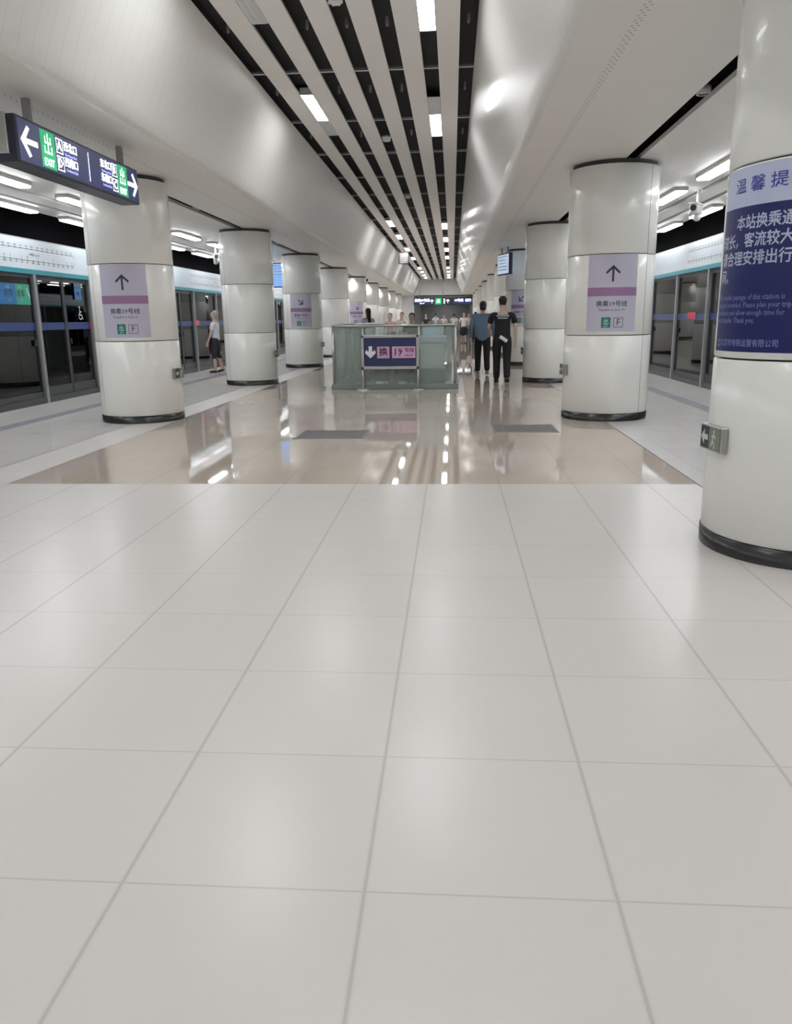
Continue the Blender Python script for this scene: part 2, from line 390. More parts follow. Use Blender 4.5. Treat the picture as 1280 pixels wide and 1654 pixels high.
for k in range(1, 7):
    x0 = gapx(k)+GAP/2; f = MB()
    f.box(x0, x0+SLW, YB, YE, TOPZ, TOPZ+0.012); f.box(x0, x0+0.012, YB, YE, TOPZ+0.012, TOPZ+0.03); f.box(x0+SLW-0.012, x0+SLW, YB, YE, TOPZ+0.012, TOPZ+0.03)
    side = ['', 'leftmost', 'second from left', 'third from left', 'third from right', 'second from right', 'rightmost'][k]
    o = f.build('ceiling_slat', M_slat); tag(o, 'long white metal ceiling slat, %s of the six over the hall' % side, 'ceiling slat', 'long white ceiling slats')
bar = None; y = 11.1-2.6*7; i = 0
while y < YE:
    if bar is None:
        f = MB(); f.box(CX-HALF_S-0.02, CX+HALF_S+0.02, -0.022, 0.022, TOPZ+0.03, TOPZ+0.036); f.box(CX-HALF_S-0.02, CX+HALF_S+0.02, 0.016, 0.022, TOPZ+0.036, TOPZ+0.07)
        bar = f.build('ceiling_crossbar', M_bar); o = bar
    else: o = bar.copy(); COL.objects.link(o)
    o.location = (0, y, 0)
    tag(o, 'thin metal crossbar running above the white ceiling slats', 'crossbar', 'crossbars over the ceiling slats')
    y += 2.6; i += 1

# far end and back
f = MB()
f.box(CX-2.1, CX+2.1, YE, YE+0.1, SOF, 5.0)
struct(f.build('wall_end', M_endw))
f = MB(); f.box(PSL-4, CX-1.95, YE, YE+0.1, -1.2, 5.0); f.box(CX+2.86, PSR+4, YE, YE+0.1, -1.2, 5.0); struct(f.build('wall_far', M_endw))
f = MB(); f.box(CX-1.95, CX+2.86, YE+0.1, 82, 3.05, 3.1); struct(f.build('ceiling', M_hall))
f = MB(); f.box(CX-1.95, CX+2.86, YE, 82, -0.25, 0.0); struct(f.build('floor', M_tan))
f = MB(); f.box(CX-2.05, CX-1.95, YE+0.1, 82, 0, 3.1); f.box(CX+2.86, CX+2.96, YE+0.1, 82, 0, 3.1); f.box(CX-2.05, CX+2.96, 82, 82.1, 0, 3.1); struct(f.build('wall_hall', M_hall))
f = MB(); f.box(PSL-4, PSR+4, YB-0.1, YB, -1.2, 5.1); struct(f.build('wall_back', M_endw))
# track side behind the screen doors
for sg, px, nm in ((-1, PSL, 'left'), (1, PSR, 'right')):
    f = MB(); xo = px+sg*3.6
    f.box(min(xo, xo+sg*0.1), max(xo, xo+sg*0.1), YB, YE, -1.2, 5.1, 0)
    struct(f.build('wall_track_'+nm, M_track))
    f = MB(); f.box(min(px+sg*0.12, xo), max(px+sg*0.12, xo), YB, YE, -1.25, -1.2); f.box(min(px+sg*0.10, px+sg*0.14), max(px+sg*0.10, px+sg*0.14), YB, YE, -1.2, -0.25)
    struct(f.build('floor', M_trainb))
    f = MB(); f.box(min(px+sg*0.02, xo), max(px+sg*0.02, xo), YB, YE, 3.9, 3.95)
    f.box(min(px, px+sg*0.04), max(px, px+sg*0.04), YB, YE, SOF+0.05, 3.95)
    f.box(min(px+sg*0.55, px+sg*0.60), max(px+sg*0.55, px+sg*0.60), YB, YE, 2.45, 3.9)
    struct(f.build('ceiling', M_black))

# ------------------------------------------------------------------ lights
rows = (('left', gapx(2)), ('right', gapx(6)))
def main_lamp(name, L, lit, plate):
    """recessed strip: housing tray, lit diffuser, pale cover plate (plate = (start, end) or None)"""
    root = thing(name, (0, 0, TOPZ), 'x', 'ceiling light')
    f = MB(); f.box(-0.095, -0.085, 0, L, -0.005, 0.09); f.box(0.085, 0.095, 0, L, -0.005, 0.09); f.box(-0.095, 0.095, 0, L, 0.08, 0.09); f.box(-0.03, 0.03, 0.3, 0.36, 0.09, 0.14); f.box(-0.03, 0.03, L-0.36, L-0.3, 0.09, 0.14)
    f.box(-0.085, 0.085, 0, 0.01, -0.005, 0.08); f.box(-0.085, 0.085, L-0.01, L, -0.005, 0.08); f.build('housing', M_house, root)
    f = MB(); f.box(-0.085, 0.085, 0.01, L-0.01, 0.004, 0.03); f.build('diffuser', M_lampM, root)
    if plate:
        f = MB(); f.box(-0.09, 0.09, plate[0], plate[1], 0.0, 0.012)
        for k in (-0.05, -0.02, 0.02, 0.05): f.box(k-0.003, k+0.003, plate[0], plate[1], -0.006, 0.0)
        f.build('cover_plate', M_plate, root)
    return root
G = {'left': 'lit strips in the left lamp gap of the ceiling', 'right': 'lit strips in the right lamp gap of the ceiling'}
protoA = main_lamp('ceiling_light', 1.5, True, (-0.95, 0.0))     # plate before the lit part
protoB = main_lamp('ceiling_light', 1.5, True, (1.5, 2.55))     # plate after the lit part
protoC = main_lamp('ceiling_light', 1.7, True, None)
used = set()
def put_main(proto, x, y, label, grp):
    if proto.name not in used:
        used.add(proto.name); proto.location = (x, y, TOPZ); proto['label'] = label; proto['group'] = grp; return proto
    return copy_thing(proto, (x, y, TOPZ), label, grp)
seqR = [(protoA, -6.9), (protoA, -1.9), (protoA, 3.1), (protoA, 8.15), (protoA, 13.3)]+[(protoC, v) for v in (27.7, 32.4, 37.2, 42.0, 50.5, 54.5, 58.5, 62.3)]
seqL = [(protoB, -8.3), (protoB, -3.3), (protoB, 1.7), (protoB, 6.7), (protoB, 11.97)]+[(protoC, v) for v in (26.6, 31.0, 36.6, 42.2, 50.5, 54.5, 58.5, 62.3)]
for side, x, seq in (('right', rows[1][1], seqR), ('left', rows[0][1], seqL)):
    vis = 0
    for p, y in seq:
        if y < (7 if side == 'right' else 10): lab = 'white ceiling strip light, %s lamp gap, nearer than the photo shows' % side
        else:
            vis += 1; lab = 'lit white ceiling strip light, %s from the camera in the %s lamp gap' % (ORD[vis], side)
        put_main(p, x, y, lab, G[side])
def side_lamp():
    root = thing('platform_light', (0, 0, SOF), 'x', 'platform light')
    f = MB(); f.bbox(-0.10, 0.10, 0, 1.45, -0.05, 0.0, 0.008); f.build('housing', M_house, root)
    f = MB(); f.bbox(-0.085, 0.085, 0.02, 1.43, -0.075, -0.048, 0.008); f.build('diffuser', M_lampS, root)
    return root
sl = None
for side, xs in (('left', ((-5.76, 2.15), (-6.93, 2.15-0.05))), ('right', ((3.42, 2.15+0.85), (4.59, 2.15+0.4)))):
    for ri, (x, y0) in enumerate(xs):
        k0 = -4; n = 0
        for k in range(k0, 26):
            y = y0+2.45*k
            if y > YE-1.6: break
            n = k-k0+1
            lab = 'lit platform strip light by the %s screen doors, %s row, %s from the camera end' % (side, 'inner' if ri == 0 else 'outer', ORD[n] if n < len(ORD) else 'farthest')
            grp = 'platform strip lights, %s side, %s row' % (side, 'inner' if ri == 0 else 'outer')
            if sl is None: sl = side_lamp(); sl.location = (x, y, SOF); sl['label'] = lab; sl['group'] = grp
            else: copy_thing(sl, (x, y, SOF), lab, grp)
for i, y in enumerate((69.5, 74.5, 79.0)):  # lamps added to brighten the dark far hall, no known fittings there
    copy_thing(protoC, (CX+0.5, y, 3.04), 'added strip light brightening the low hall beyond the end wall, %s one' % ('nearest', 'middle', 'farthest')[i], 'added strip lights in the far low hall')
# small round ceiling fittings in the dark gaps
dl = None
for y in (9.6, 12.15, 14.9):
    for k in (1, 3, 4, 5, 7):
        if k == 4 and y > 14: continue
        if dl is None:
            f = MB(); f.lathe([(0.0, -0.03), (0.010, -0.028), (0.018, -0.018), (0.020, 0.0), (0.020, 0.07)], n=16); dl = f.build('ceiling_sprinkler', mat('fitting_grey', (0.30, 0.30, 0.30), 0.4)); o = dl
        else: o = dl.copy(); COL.objects.link(o)
        o.location = (gapx(k), y, TOPZ+0.07)
        tag(o, 'small grey sprinkler head in a dark gap between ceiling slats', 'sprinkler', 'sprinklers between the ceiling slats')
for y, wd in ((8.7, 'nearest the camera'), (14.93, 'second from the camera'), (21.7, 'third from the camera')):
    root = thing('smoke_detector', (gapx(4), y, TOPZ+0.02), 'round white smoke detector in the middle dark ceiling gap, %s' % wd, 'smoke detector', 'white smoke detectors in the middle gap')
    f = MB(); f.lathe([(0.0, -0.06), (0.035, -0.058), (0.06, -0.04), (0.075, -0.005), (0.085, 0.0), (0.085, 0.03), (0.0, 0.03)], n=20); f.build('body', M_cctv, root)
    f = MB()
    for a in range(6): f.sphere((0.055*math.cos(a*PI/3), 0.055*math.sin(a*PI/3), -0.035), 0.022, 8)
    f.build('sensor_ring', M_cctv, root)
    f = MB(); f.tube((0, 0, 0.03), (0, 0, 0.13), 0.008); f.build('conduit', M_post, root)
# downlights in the slots over the pillar rows
def slot_light(x, y, lit, lab, grp):
    root = thing('slot_downlight', (x, y, SOF+0.03), lab, 'downlight', grp)
    f = MB(); f.lathe([(0.045, -0.02), (0.06, -0.022), (0.062, 0.05), (0.0, 0.05)], n=20); f.build('rim', M_house, root)
    f = MB(); f.lathe([(0.0, -0.008), (0.044, -0.008)], n=20)
    f.build('lens', mat('downlight_lens', (0.6, 0.55, 0.42), 0.3) if not lit else mat('downlight_lit', (1, 1, 1), 0.3, emit=(1, 0.99, 0.95), es=LIGHT_SPOT), root)
    return root
for sx, side, c in ((-4.385, 'left', 0), (2.185, 'right', 0)):
    for k in range(0, 5):
        y = 7.7+PITCHP*k
        slot_light(sx, y, False, 'unlit round downlight in the dark slot between %s and %s %s pillars' % (ORD[k+1], ORD[k+2], side), 'unlit downlights in the pillar slots')
for k in range(5, 10):
    yy = PY0+PITCHP*k-0.74
    slot_light(-4.385, yy, True, 'lit downlight washing the top of the %s left-row pillar' % ORD[k+1], 'lit downlights above the far left pillars')
    ld = bpy.data.lights.new('downlight_beam', 'SPOT'); ld.energy = 45; ld.spot_size = 1.7; ld.spot_blend = 1.0; ld.shadow_soft_size = 0.05
    lo = bpy.data.objects.new('downlight_beam', ld); COL.objects.link(lo); lo.location = (-4.385, yy+0.05, SOF-0.03)
    lo.rotation_euler = (0.05, 0.0, 0)

# ------------------------------------------------------------------ pillars
PR = 0.56
def cylmap(c, r, a_mid):
    """surface of a pillar: u along the arc (metres, rightwards as seen), v = height"""
    def fn(u, v):
        a = a_mid+u/r; return (c[0]+r*math.sin(a), c[1]-r*math.cos(a), v)
    return fn
def pillar(c, sg, lab, simple=False):
    root = thing('pillar', (c[0], c[1], 0), lab, 'pillar', '%s row of white pillars' % ('left' if sg < 0 else 'right'))
    n = 64 if not simple else 32
    f = MB(); f.lathe([(PR-0.04, 0.0), (PR-0.04, 3.20)], n=n); f.build('core', M_core, root)
    f = MB(); f.lathe([(PR+0.004, 0.0), (PR+0.006, 0.095), (PR-0.03, 0.10)], n=n); f.build('skirting', M_skirt, root)
    sa = sg*math.radians(42); gp = 0.006
    for z0, z1 in ((0.10, 1.095), (1.105, 2.09), (2.10, 3.145)):
        f = MB()
        pr = [(PR-0.035, z0), (PR-0.006, z0), (PR, z0+0.006), (PR, z1-0.006), (PR-0.006, z1), (PR-0.035, z1)]
        f.lathe(pr, n=n//2, a0=sa+gp, a1=sa+PI-gp); f.lathe(pr, n=n//2, a0=sa+PI+gp, a1=sa+2*PI-gp)
        f.build('panel_band', M_pillar, root)
    # low evacuation sign on the aisle side
    return root
def evac_sign(c, sg, lab):
    am = -sg*math.radians(84); nrm = Vector((math.sin(am), -math.cos(am), 0)); U = Vector((math.cos(am), math.sin(am), 0))
    O = Vector((c[0], c[1], 0.645))+nrm*(PR+0.022)
    root = thing('evacuation_sign', tuple(O), lab, 'evacuation sign', 'low evacuation signs on the pillars', rz=am); root.scale = (0.8, 0.8, 0.92)
    # local frame: x = U, -y = outward
    f = MB(); f.bbox(-0.17, 0.17, -0.012, 0.035, -0.075, 0.085, 0.006); f.build('casing', M_steel, root)
    fn = lambda u, v: (u, -0.0135, v)
    f = MB(); rect(f, fn, -0.16, 0.16, -0.065, 0.075, 0); f.build('face', M_photo, root)
    fn2 = lambda u, v: (u, -0.0145, v)
    f = MB(); rect(f, fn2, -0.158, -0.02, -0.062, 0.072, 0); f.build('arrow_panel', M_ink, root)
    fn3 = lambda u, v: (u, -0.0155, v)
    f = MB(); poly(f, fn3, [(-0.15, 0.005), (-0.095, -0.045), (-0.095, 0.055)], 0); rect(f, fn3, -0.095, -0.035, -0.012, 0.022, 0); f.build('arrow', mat('evac_pale', (0.55, 0.62, 0.50), 0.5), root); f = MB()
    # running figure
    f.sphere((0.06, -0.0155, 0.05), 0.013, 8, sq=(1, 0.1, 1))
    for q in (((0.06, 0.035), (0.045, -0.005)), ((0.045, -0.005), (0.075, -0.03)), ((0.045, -0.005), (0.02, -0.045)), ((0.075, -0.03), (0.07, -0.055)), ((0.06, 0.03), (0.09, 0.01)), ((0.06, 0.03), (0.03, 0.015))):
        (a0, b0), (a1, b1) = q; d = Vector((a1-a0, b1-b0)).normalized()*0.008; p = Vector((-d.y, d.x))
        poly(f, fn3, [(a0-p.x, b0-p.y), (a1-p.x, b1-p.y), (a1+p.x, b1+p.y), (a0+p.x, b0+p.y)], 0)
    f.build('running_figure', MATS['evac_pale'], root)
    return root
def transfer_poster(c, amid, ang, lab, letter='F'):
    root = thing('transfer_poster', (c[0], c[1], 0), lab, 'poster', 'lilac transfer posters on the pillars')
    def lay(k): 
        r = PR+0.0015+0.0012*k
        return lambda u, v: (r*math.sin(amid+u/PR), -r*math.cos(amid+u/PR), v)
    f = MB(); rect(f, lay(0), -0.315, 0.315, 1.15, 2.085, 0, 20); o = f.build('sheet', M_lilac, root)
    f = MB(); rect(f, lay(1), -0.315, 0.315, 1.585, 1.69, 0, 20); f.build('purple_band', M_purple, root)
    f = MB(); arrow(f, lay(1), 0, 1.855, 0.19, ang, 0, 0.13); f.build('arrow', M_ink, root); f = MB()
    write(f, lay(1), '换乘19号线', 0.078, 0, 1.485, 0.0012); write(f, lay(1), 'Transfer to Line 19', 0.042, 0, 1.415, 0.0004)
    f.build('lettering', M_ink, root); f = MB(); frame(f, lay(1), 0.03, 0.15, 1.20, 1.32, 0.006); write(f, lay(1), letter, 0.11, 0.09, 1.26)
    f.build('boxed_letter', M_ink, root)
    f = MB(); rect(f, lay(1), -0.12, -0.005, 1.195, 1.325, 0, 4); f.build('green_exit_square', M_green, root)
    f = MB(); exit_glyph(f, lay(2), -0.0625, 1.272, 0.075, 0); write(f, lay(2), 'EXIT', 0.026, -0.0625, 1.212); f.build('exit_symbol', mat('mint_lettering', (0.5, 0.75, 0.65), 0.5), root)
    return root
extras = {'left': {1: 'with a straight-arrow lilac poster', 3: 'with a diagonal-arrow lilac poster', 2: 'with no poster'},
          'right': {0: 'carrying the large blue notice', 1: 'with a straight-arrow lilac poster', 2: 'with no poster', 3: 'with a half-hidden lilac poster'}}
for side, X, sg in (('left', LX, -1), ('right', RX, 1)):
    for k in range(0, 10):
        c = (X, PY0+PITCHP*k)
        lab = 'white round pillar, %s of the %s row counted from the camera' % (ORD[k+1] if not (side == 'left' and k == 0) else 'the one just out of frame', side)
        if side == 'left' and k == 0: lab = 'white round pillar of the left row, beside the camera and out of frame'
        if k in extras[side]: lab = 'white round %s-row pillar %s, %s from the camera' % (side, extras[side][k], ORD[k+1])
        pillar(c, sg, lab, simple=k > 4)
        if (side == 'left' and 1 <= k <= 3) or (side == 'right' and k <= 3):
            evac_sign(c, sg, 'small steel evacuation sign low on the %s pillar of the %s row' % (ORD[k+1], side))
transfer_poster((LX, PY0+PITCHP), math.radians(8.5), 0.0, 'lilac transfer poster with up arrow on the left pillar beside the screen doors')
transfer_poster((RX, PY0+PITCHP), math.radians(-6.5), 0.0, 'lilac transfer poster with up arrow on the second right-row pillar')
transfer_poster((LX, PY0+3*PITCHP), math.radians(5), math.radians(-135), 'lilac transfer poster with down-right arrow on the third visible left pillar')
transfer_poster((RX, PY0+3*PITCHP), math.radians(-14), math.radians(135), 'lilac transfer poster on the pillar behind the man in black')
transfer_poster((LX, PY0+5*PITCHP), math.radians(18), math.radians(-135), 'lilac transfer poster on the far left pillar behind the long-haired woman')
# large blue notice on the nearest right pillar
c = (RX, PY0); amid = math.radians(-64)
root = thing('service_notice', (c[0], c[1], 0), 'large blue notice with white Chinese text on the nearest right pillar', 'poster')
def lay(k):
    r = PR+0.0015+0.0012*k
    return lambda u, v: (r*math.sin(amid+u/PR), -r*math.cos(amid+u/PR), v)
f = MB(); rect(f, lay(0), -0.325, 0.325, 1.14, 1.885, 0, 24); f.build('blue_sheet', M_pblue, root)
f = MB(); rect(f, lay(0), -0.325, 0.325, 1.885, 2.082, 0, 24); f.build('pale_header', M_phead, root)
f = MB(); write(f, lay(1), '温 馨 提 示', 0.080, 0.05, 1.985, 0.001, sx=1.25); f.build('header_lettering', M_inkb, root)
f = MB()
for i, t in enumerate(('　　本站换乘通道', '较长，客流较大，', '请合理安排出行时', '间。')):
    write(f, lay(1), t, 0.078, -0.30, 1.80-i*0.090, 0.0018, 'LEFT', sx=0.95)
f.build('body_lettering', M_phead, root)
f = MB()
for i, t in enumerate(('The transfer passage of this station is', 'long and crowded. Please plan your trip', 'in advance and allow enough time for', 'your transfer. Thank you.')):
    write(f, lay(1), t, 0.042, -0.305, 1.425-i*0.040, 0.0004, 'LEFT', sx=0.80)
f.build('small_lettering', M_pmid, root)
f = MB(); frame(f, lay(1), -0.275, -0.235, 1.165, 1.205, 0.008); write(f, lay(1), '北京市地铁运营有限公司', 0.042, -0.225, 1.185, 0.0006, 'LEFT', sx=0.9); f.build('operator_line', M_pmid, root)

# ------------------------------------------------------------------ platform screen doors
def mirror_fn(px, sg, dx, y0):
    """face towards the platform at distance dx in front of the door plane, local coordinates"""
    if sg < 0: return lambda u, v: (dx, u, v)
    return lambda u, v: (-dx, -u, v)
def psd_bay(side, px, sg, k):
    y0 = 4.9+PITCHP*k
    root = thing('screen_door_bay', (px, y0, 0), 'glass screen-door bay on the %s, %s from the camera end' % (side, ORD[k+3]), 'screen door', 'glass screen-door bays, %s side' % side)
    s = -sg                                         # towards the platform
    def B(mb, d0, d1, ya, yb, z0, z1): mb.box(min(s*d0, s*d1), max(s*d0, s*d1), ya, yb, z0, z1)
    f = MB(); B(f, -0.06, 0.04, 0.001, 6.299, 0.0, 0.10); f.build('threshold', M_alud, root)
    for j in range(3):
        y = 2.1*j+0.045
        f = MB(); B(f, -0.05, 0.05, y-0.045, y+0.045, 0.0, 2.16); f.build('post', M_alu, root)
        slide = (j == 1)
        pn = MB()
        if slide:
            for a, b, hy in ((y+0.05, y+1.045, y+0.94), (y+1.055, y+2.045, y+1.13)):
                pn = MB()
                for q in ((a, a+0.04), (b-0.04, b)): B(pn, -0.04, 0.0, q[0], q[1], 0.10, 2.16)
                B(pn, -0.04, 0.0, a, b, 0.10, 0.26); B(pn, -0.04, 0.0, a, b, 2.08, 2.16)
                leaf = pn.build('sliding_door', M_alud, root)
                g = MB(); B(g, -0.025, -0.019, a+0.04, b-0.04, 0.26, 2.08); g.build('pane', M_glass, leaf)
                t = MB(); B(t, -0.017, -0.015, a+0.04, b-0.04, 1.24, 1.37); t.build('blue_tape', M_bluetape, leaf)
                h = MB(); B(h, 0.0, 0.02, hy, hy+0.03, 0.98, 1.08); h.build('handle', M_rubber, leaf)
        else:
            B(pn, -0.03, 0.01, y+0.045, y+0.08, 0.10, 2.16); B(pn, -0.03, 0.01, y+2.02, y+2.055, 0.10, 2.16); B(pn, -0.03, 0.01, y+0.045, y+2.055, 0.10, 0.20); B(pn, -0.03, 0.01, y+0.045, y+2.055, 2.10, 2.16)
            B(pn, -0.06, -0.035, y+1.70, y+1.74, 0.2, 2.1)
            fx = pn.build('panel_frame', M_alud, root)
            g = MB(); B(g, -0.012, -0.006, y+0.08, y+2.02, 0.20, 2.10); g.build('pane', M_glass, fx)
            t = MB(); B(t, -0.004, -0.002, y+0.08, y+2.02, 1.24, 1.37); t.build('blue_tape', M_bluetape, fx)
            h = MB(); B(h, 0.01, 0.03, y+1.90, y+1.98, 0.98, 1.08); h.build('push_bar', M_rubber, fx)
    t = MB()
    a = 4.15 if sg < 0 else 5.0
    B(t, 0.006, 0.009, a, a+0.55, 1.26, 1.39); B(t, -0.005, 0.006, a+0.05, a+0.07, 1.27, 1.38); t.build('red_sticker', M_redtape, root)
    return root, s
for side, px, sg in (('left', PSL, -1), ('right', PSR, 1)):
    proto = None
    for k in range(-2, 10):
        y0 = 4.9+PITCHP*k
        if proto is None:
            root, s = psd_bay(side, px, sg, k); proto = root
        else: root = copy_thing(proto, (px, y0, 0), 'glass screen-door bay on the %s, %s from the camera end' % (side, ORD[k+3]))
    # header band
    s = -sg
    root = thing('screen_door_header', (px, 0, 0), 'white header band with teal stripe above the %s screen doors' % side, 'header band')
    def B(mb, d0, d1, ya, yb, z0, z1): mb.box(min(s*d0, s*d1), max(s*d0, s*d1), ya, yb, z0, z1)
    f = MB(); B(f, -0.10, 0.06, YB, YE, 2.235, 2.71); f.build('fascia', M_header, root)
    f = MB(); B(f, -0.10, 0.064, YB, YE, 2.16, 2.235); f.build('teal_stripe', M_teal, root)
    f = MB(); B(f, -0.10, 0.05, YB, YE, 2.71, 2.73); f.build('cap', M_alu, root)
    ml = MB(); mr = MB()
    F = mirror_fn(px, sg, 0.0615, 0)
    for n in range(6):
        base = (12.9 if sg < 0 else -14.9)+(10.5*n-10.5)*(1 if sg < 0 else -1)
        # loop line map
        uc, hw = base, 1.95; v0, v1, rr = 2.37, 2.56, 0.06
        pts = []
        for cxs, cys, a0 in ((hw-rr, v1-rr, 0), (-hw+rr, v1-rr, 90), (-hw+rr, v0+rr, 180), (hw-rr, v0+rr, 270)):
            for q in range(5):
                a = math.radians(a0+q*22.5); pts.append((uc+cxs+rr*math.cos(a), cys+rr*math.sin(a), a))
        N = len(pts)
        for i in range(N):
            p, q = pts[i], pts[(i+1) % N]; t = 0.007
            poly(ml, F, [(p[0], p[1]), (q[0], q[1]), (q[0]-t*math.cos(q[2]), q[1]-t*math.sin(q[2])), (p[0]-t*math.cos(p[2]), p[1]-t*math.sin(p[2]))])
        st = '北土城 安贞门 惠新西街 芍药居 太阳宫 三元桥 亮马桥 团结湖 呼家楼 金台夕照 国贸 双井 劲松 潘家园 十里河 分钟寺 成寿寺 宋家庄 石榴庄 大红门 角门东 草桥'.split()
        for i in range(22):
            u = uc-hw+0.12+i*(2*hw-0.24)/21
            for vv, dv in ((v1, 0.035), (v0, -0.035)):
                (mr if i % 5 == 2 else ml).add([F(u-0.012, vv-0.014), F(u+0.012, vv-0.014), F(u+0.012, vv+0.010), F(u-0.012, vv+0.010)], [(0, 1, 2, 3)])
                write(ml, F, st[i if dv > 0 else 21-i][:3], 0.030, u, vv+dv, 0.0003)
            if i % 3 != 1:
                write(mr if i % 4 == 0 else ml, F, str(1+(i*7) % 15), 0.045, u, v0+0.05, 0.0008)
                rect(mr if i % 4 == 1 else ml, F, u-0.003, u+0.003, v0, v0+0.03)
        write(ml, F, '10号线 Line 10', 0.055, uc+0.5, 2.47, 0.0008)
        write(ml, F, '草桥', 0.11, uc+hw+3.6, 2.54, 0.001); write(ml, F, 'CAOQIAO', 0.05, uc+hw+3.6, 2.44, 0.0005)
        write(mr, F, '→', 0.10, uc+hw+4.3, 2.52); write(ml, F, '(', 0.14, uc+hw+2.6, 2.53)
        rect(mr, F, uc+hw+3.5, uc+hw+3.7, 2.22, 2.26)
    ml.build('line_map', M_mapline, root); mr.build('line_map_red_marks', M_mapred, root)
# notices stuck on the first visible left pane
root = thing('door_notice', (PSL, 12.75, 0), 'blue and green notice strip stuck on the left screen-door glass', 'notice')
F = flat((0.012, 0, 0), (0, 1, 0), (0, 0, 1))
f = MB(); f.box(0.004, 0.010, -1.35, 0.02, 1.66, 1.99); f.build('blue_part', M_stblue, root)
f = MB(); f.box(0.004, 0.010, 0.02, 0.45, 1.66, 1.99); f.build('green_part', M_stgreen, root)
f = MB(); write(f, F, '候车', 0.13, 0.16, 1.83, 0.002); write(f, F, '列车', 0.13, -0.20, 1.83, 0.002); write(f, F, '?', 0.2, -0.5, 1.83, 0.001); write(f, F, '文明', 0.05, 0.14, 1.93); write(f, F, '安全', 0.05, -0.22, 1.93)
write(f, F, 'Wait', 0.045, 0.17, 1.73); write(f, F, 'Train', 0.045, -0.2, 1.73); poly(f, F, [(0.33, 1.93), (0.36, 1.93), (0.45, 1.80), (0.43, 1.74)])
f.build('lettering', mat('pale_cyan_lettering', (0.45, 0.70, 0.80), 0.5), root)
root = thing('wheelchair_notice', (PSL, 14.95, 0), 'tall blue sticker with a white wheelchair symbol on left glass', 'sticker')
f = MB(); f.box(0.0, 0.006, -0.12, 0.16, 1.78, 2.08); f.build('blue_label', M_stblue, root)
F = flat((0.008, 0, 0), (0, 1, 0), (0, 0, 1))
f = MB(); write(f, F, '无障碍', 0.085, 0.02, 2.03, 0.002); write(f, F, '候车', 0.07, 0.02, 1.9, 0.001)
for i in range(14):
    a0, a1 = [math.radians(100+i*18+q) for q in (0, 18)]
    poly(f, F, [(0.02+0.07*math.cos(a0), 1.48+0.07*math.sin(a0)), (0.02+0.07*math.cos(a1), 1.48+0.07*math.sin(a1)), (0.02+0.052*math.cos(a1), 1.48+0.052*math.sin(a1)), (0.02+0.052*math.cos(a0), 1.48+0.052*math.sin(a0))])
rect(f, F, -0.005, 0.02, 1.50, 1.62); rect(f, F, 0.02, 0.075, 1.55, 1.57); rect(f, F, 0.0, 0.08, 1.49, 1.51); poly(f, F, [(0.065, 1.51), (0.085, 1.51), (0.125, 1.42), (0.105, 1.42)]); f.sphere((0.008, 0.005, 1.645), 0.02, 8, sq=(0.1, 1, 1))
f.build('symbol', M_white, root)
# things on the track side seen through the glass
for side, px, sg in (('left', PSL, -1), ('right', PSR, 1)):
    for k in range(-1, 5):
        y0 = 6.0+6.3*k; x = px+sg*3.6
        root = thing('wall_lightbox', (x, y0, 0), 'pale lightbox beyond the %s screen doors, %s from the camera end' % (side, ORD[k+2]), 'lightbox', 'lightboxes on the track walls, %s side' % side)
        f = MB(); f.box(min(0, -sg*0.05), max(0, -sg*0.05), 0, 3.6, 0.35, 1.75); f.build('casing', M_trainb, root)
        f = MB(); f.box(min(-sg*0.05, -sg*0.06), max(-sg*0.05, -sg*0.06), 0.08, 3.52, 0.43, 1.67); f.build('panel', mat('track_panel', (0.30, 0.36, 0.34), 0.5, emit=(0.35, 0.42, 0.40), es=0.12), root)

# ------------------------------------------------------------------ hanging exit sign (left)
root = thing('exit_sign', (-3.5, 7.85, 2.62), 'long navy lit exit sign with arrows hanging from the left soffit', 'exit sign')
f = MB(); f.bbox(-0.22, -0.003, -1.24, 1.28, 0.0, 0.365, 0.012); f.build('casing', M_signbox, root)
f = MB(); f.box(-0.004, 0.001, -1.22, 1.265, 0.02, 0.345); f.build('navy_face', M_sign, root)
F = flat((0.003, 0, 0.1825), (0, 1, 0), (0, 0, 1)); F2 = flat((0.005, 0, 0.1825), (0, 1, 0), (0, 0, 1))
for u in (-0.74, 0.84):
    f = MB(); rect(f, F, u-0.125, u+0.125, -0.15, 0.15); gp = f.build('green_panel', M_signg, root); f = MB(); exit_glyph(f, F2, u, 0.045, 0.17, 0); write(f, F2, 'EXIT', 0.085, u, -0.105, 0.0006); f.build('exit_lettering', M_signw, gp)
f = MB()
arrow(f, F2, -1.05, 0, 0.26, PI/2, 0, 0.17); f.build('arrow', M_signw, root); f = MB(); arrow(f, F2, 1.10, 0, 0.26, -PI/2, 0, 0.17); f.build('arrow', M_signw, root); f = MB()
for u, l1, l2 in ((-0.53, 'A', 'D'), (0.64, 'B', 'C')):
    for v, l in ((0.072, l1), (-0.072, l2)):
        frame(f, F2, u-0.06, u+0.06, v-0.062, v+0.062, 0.010); write(f, F2, l, 0.115, u, v, 0.001)
    f.build('boxed_letters', M_signw, root); f = MB()
for u, t1, t2 in ((-0.32, '西北口', '西南口'), (0.44, '东北口', '东南口')):
    write(f, F2, t1, 0.088, u, 0.085, 0.0012); write(f, F2, t2, 0.088, u, -0.045, 0.0012)
f.build('lit_lettering', M_signw, root)
f = MB(); rect(f, F2, 0.035, 0.05, -0.13, 0.13); f.build('divider', M_signw, root)
f = MB()
for u, t1, t2 in ((-0.32, 'Northwest Exit', 'Southwest Exit'), (0.44, 'Northeast Exit', 'Southeast Exit')):
    write(f, F2, t1, 0.036, u, 0.022, 0.0005); write(f, F2, t2, 0.036, u, -0.108, 0.0005)
f.build('small_lettering', M_signl, root)
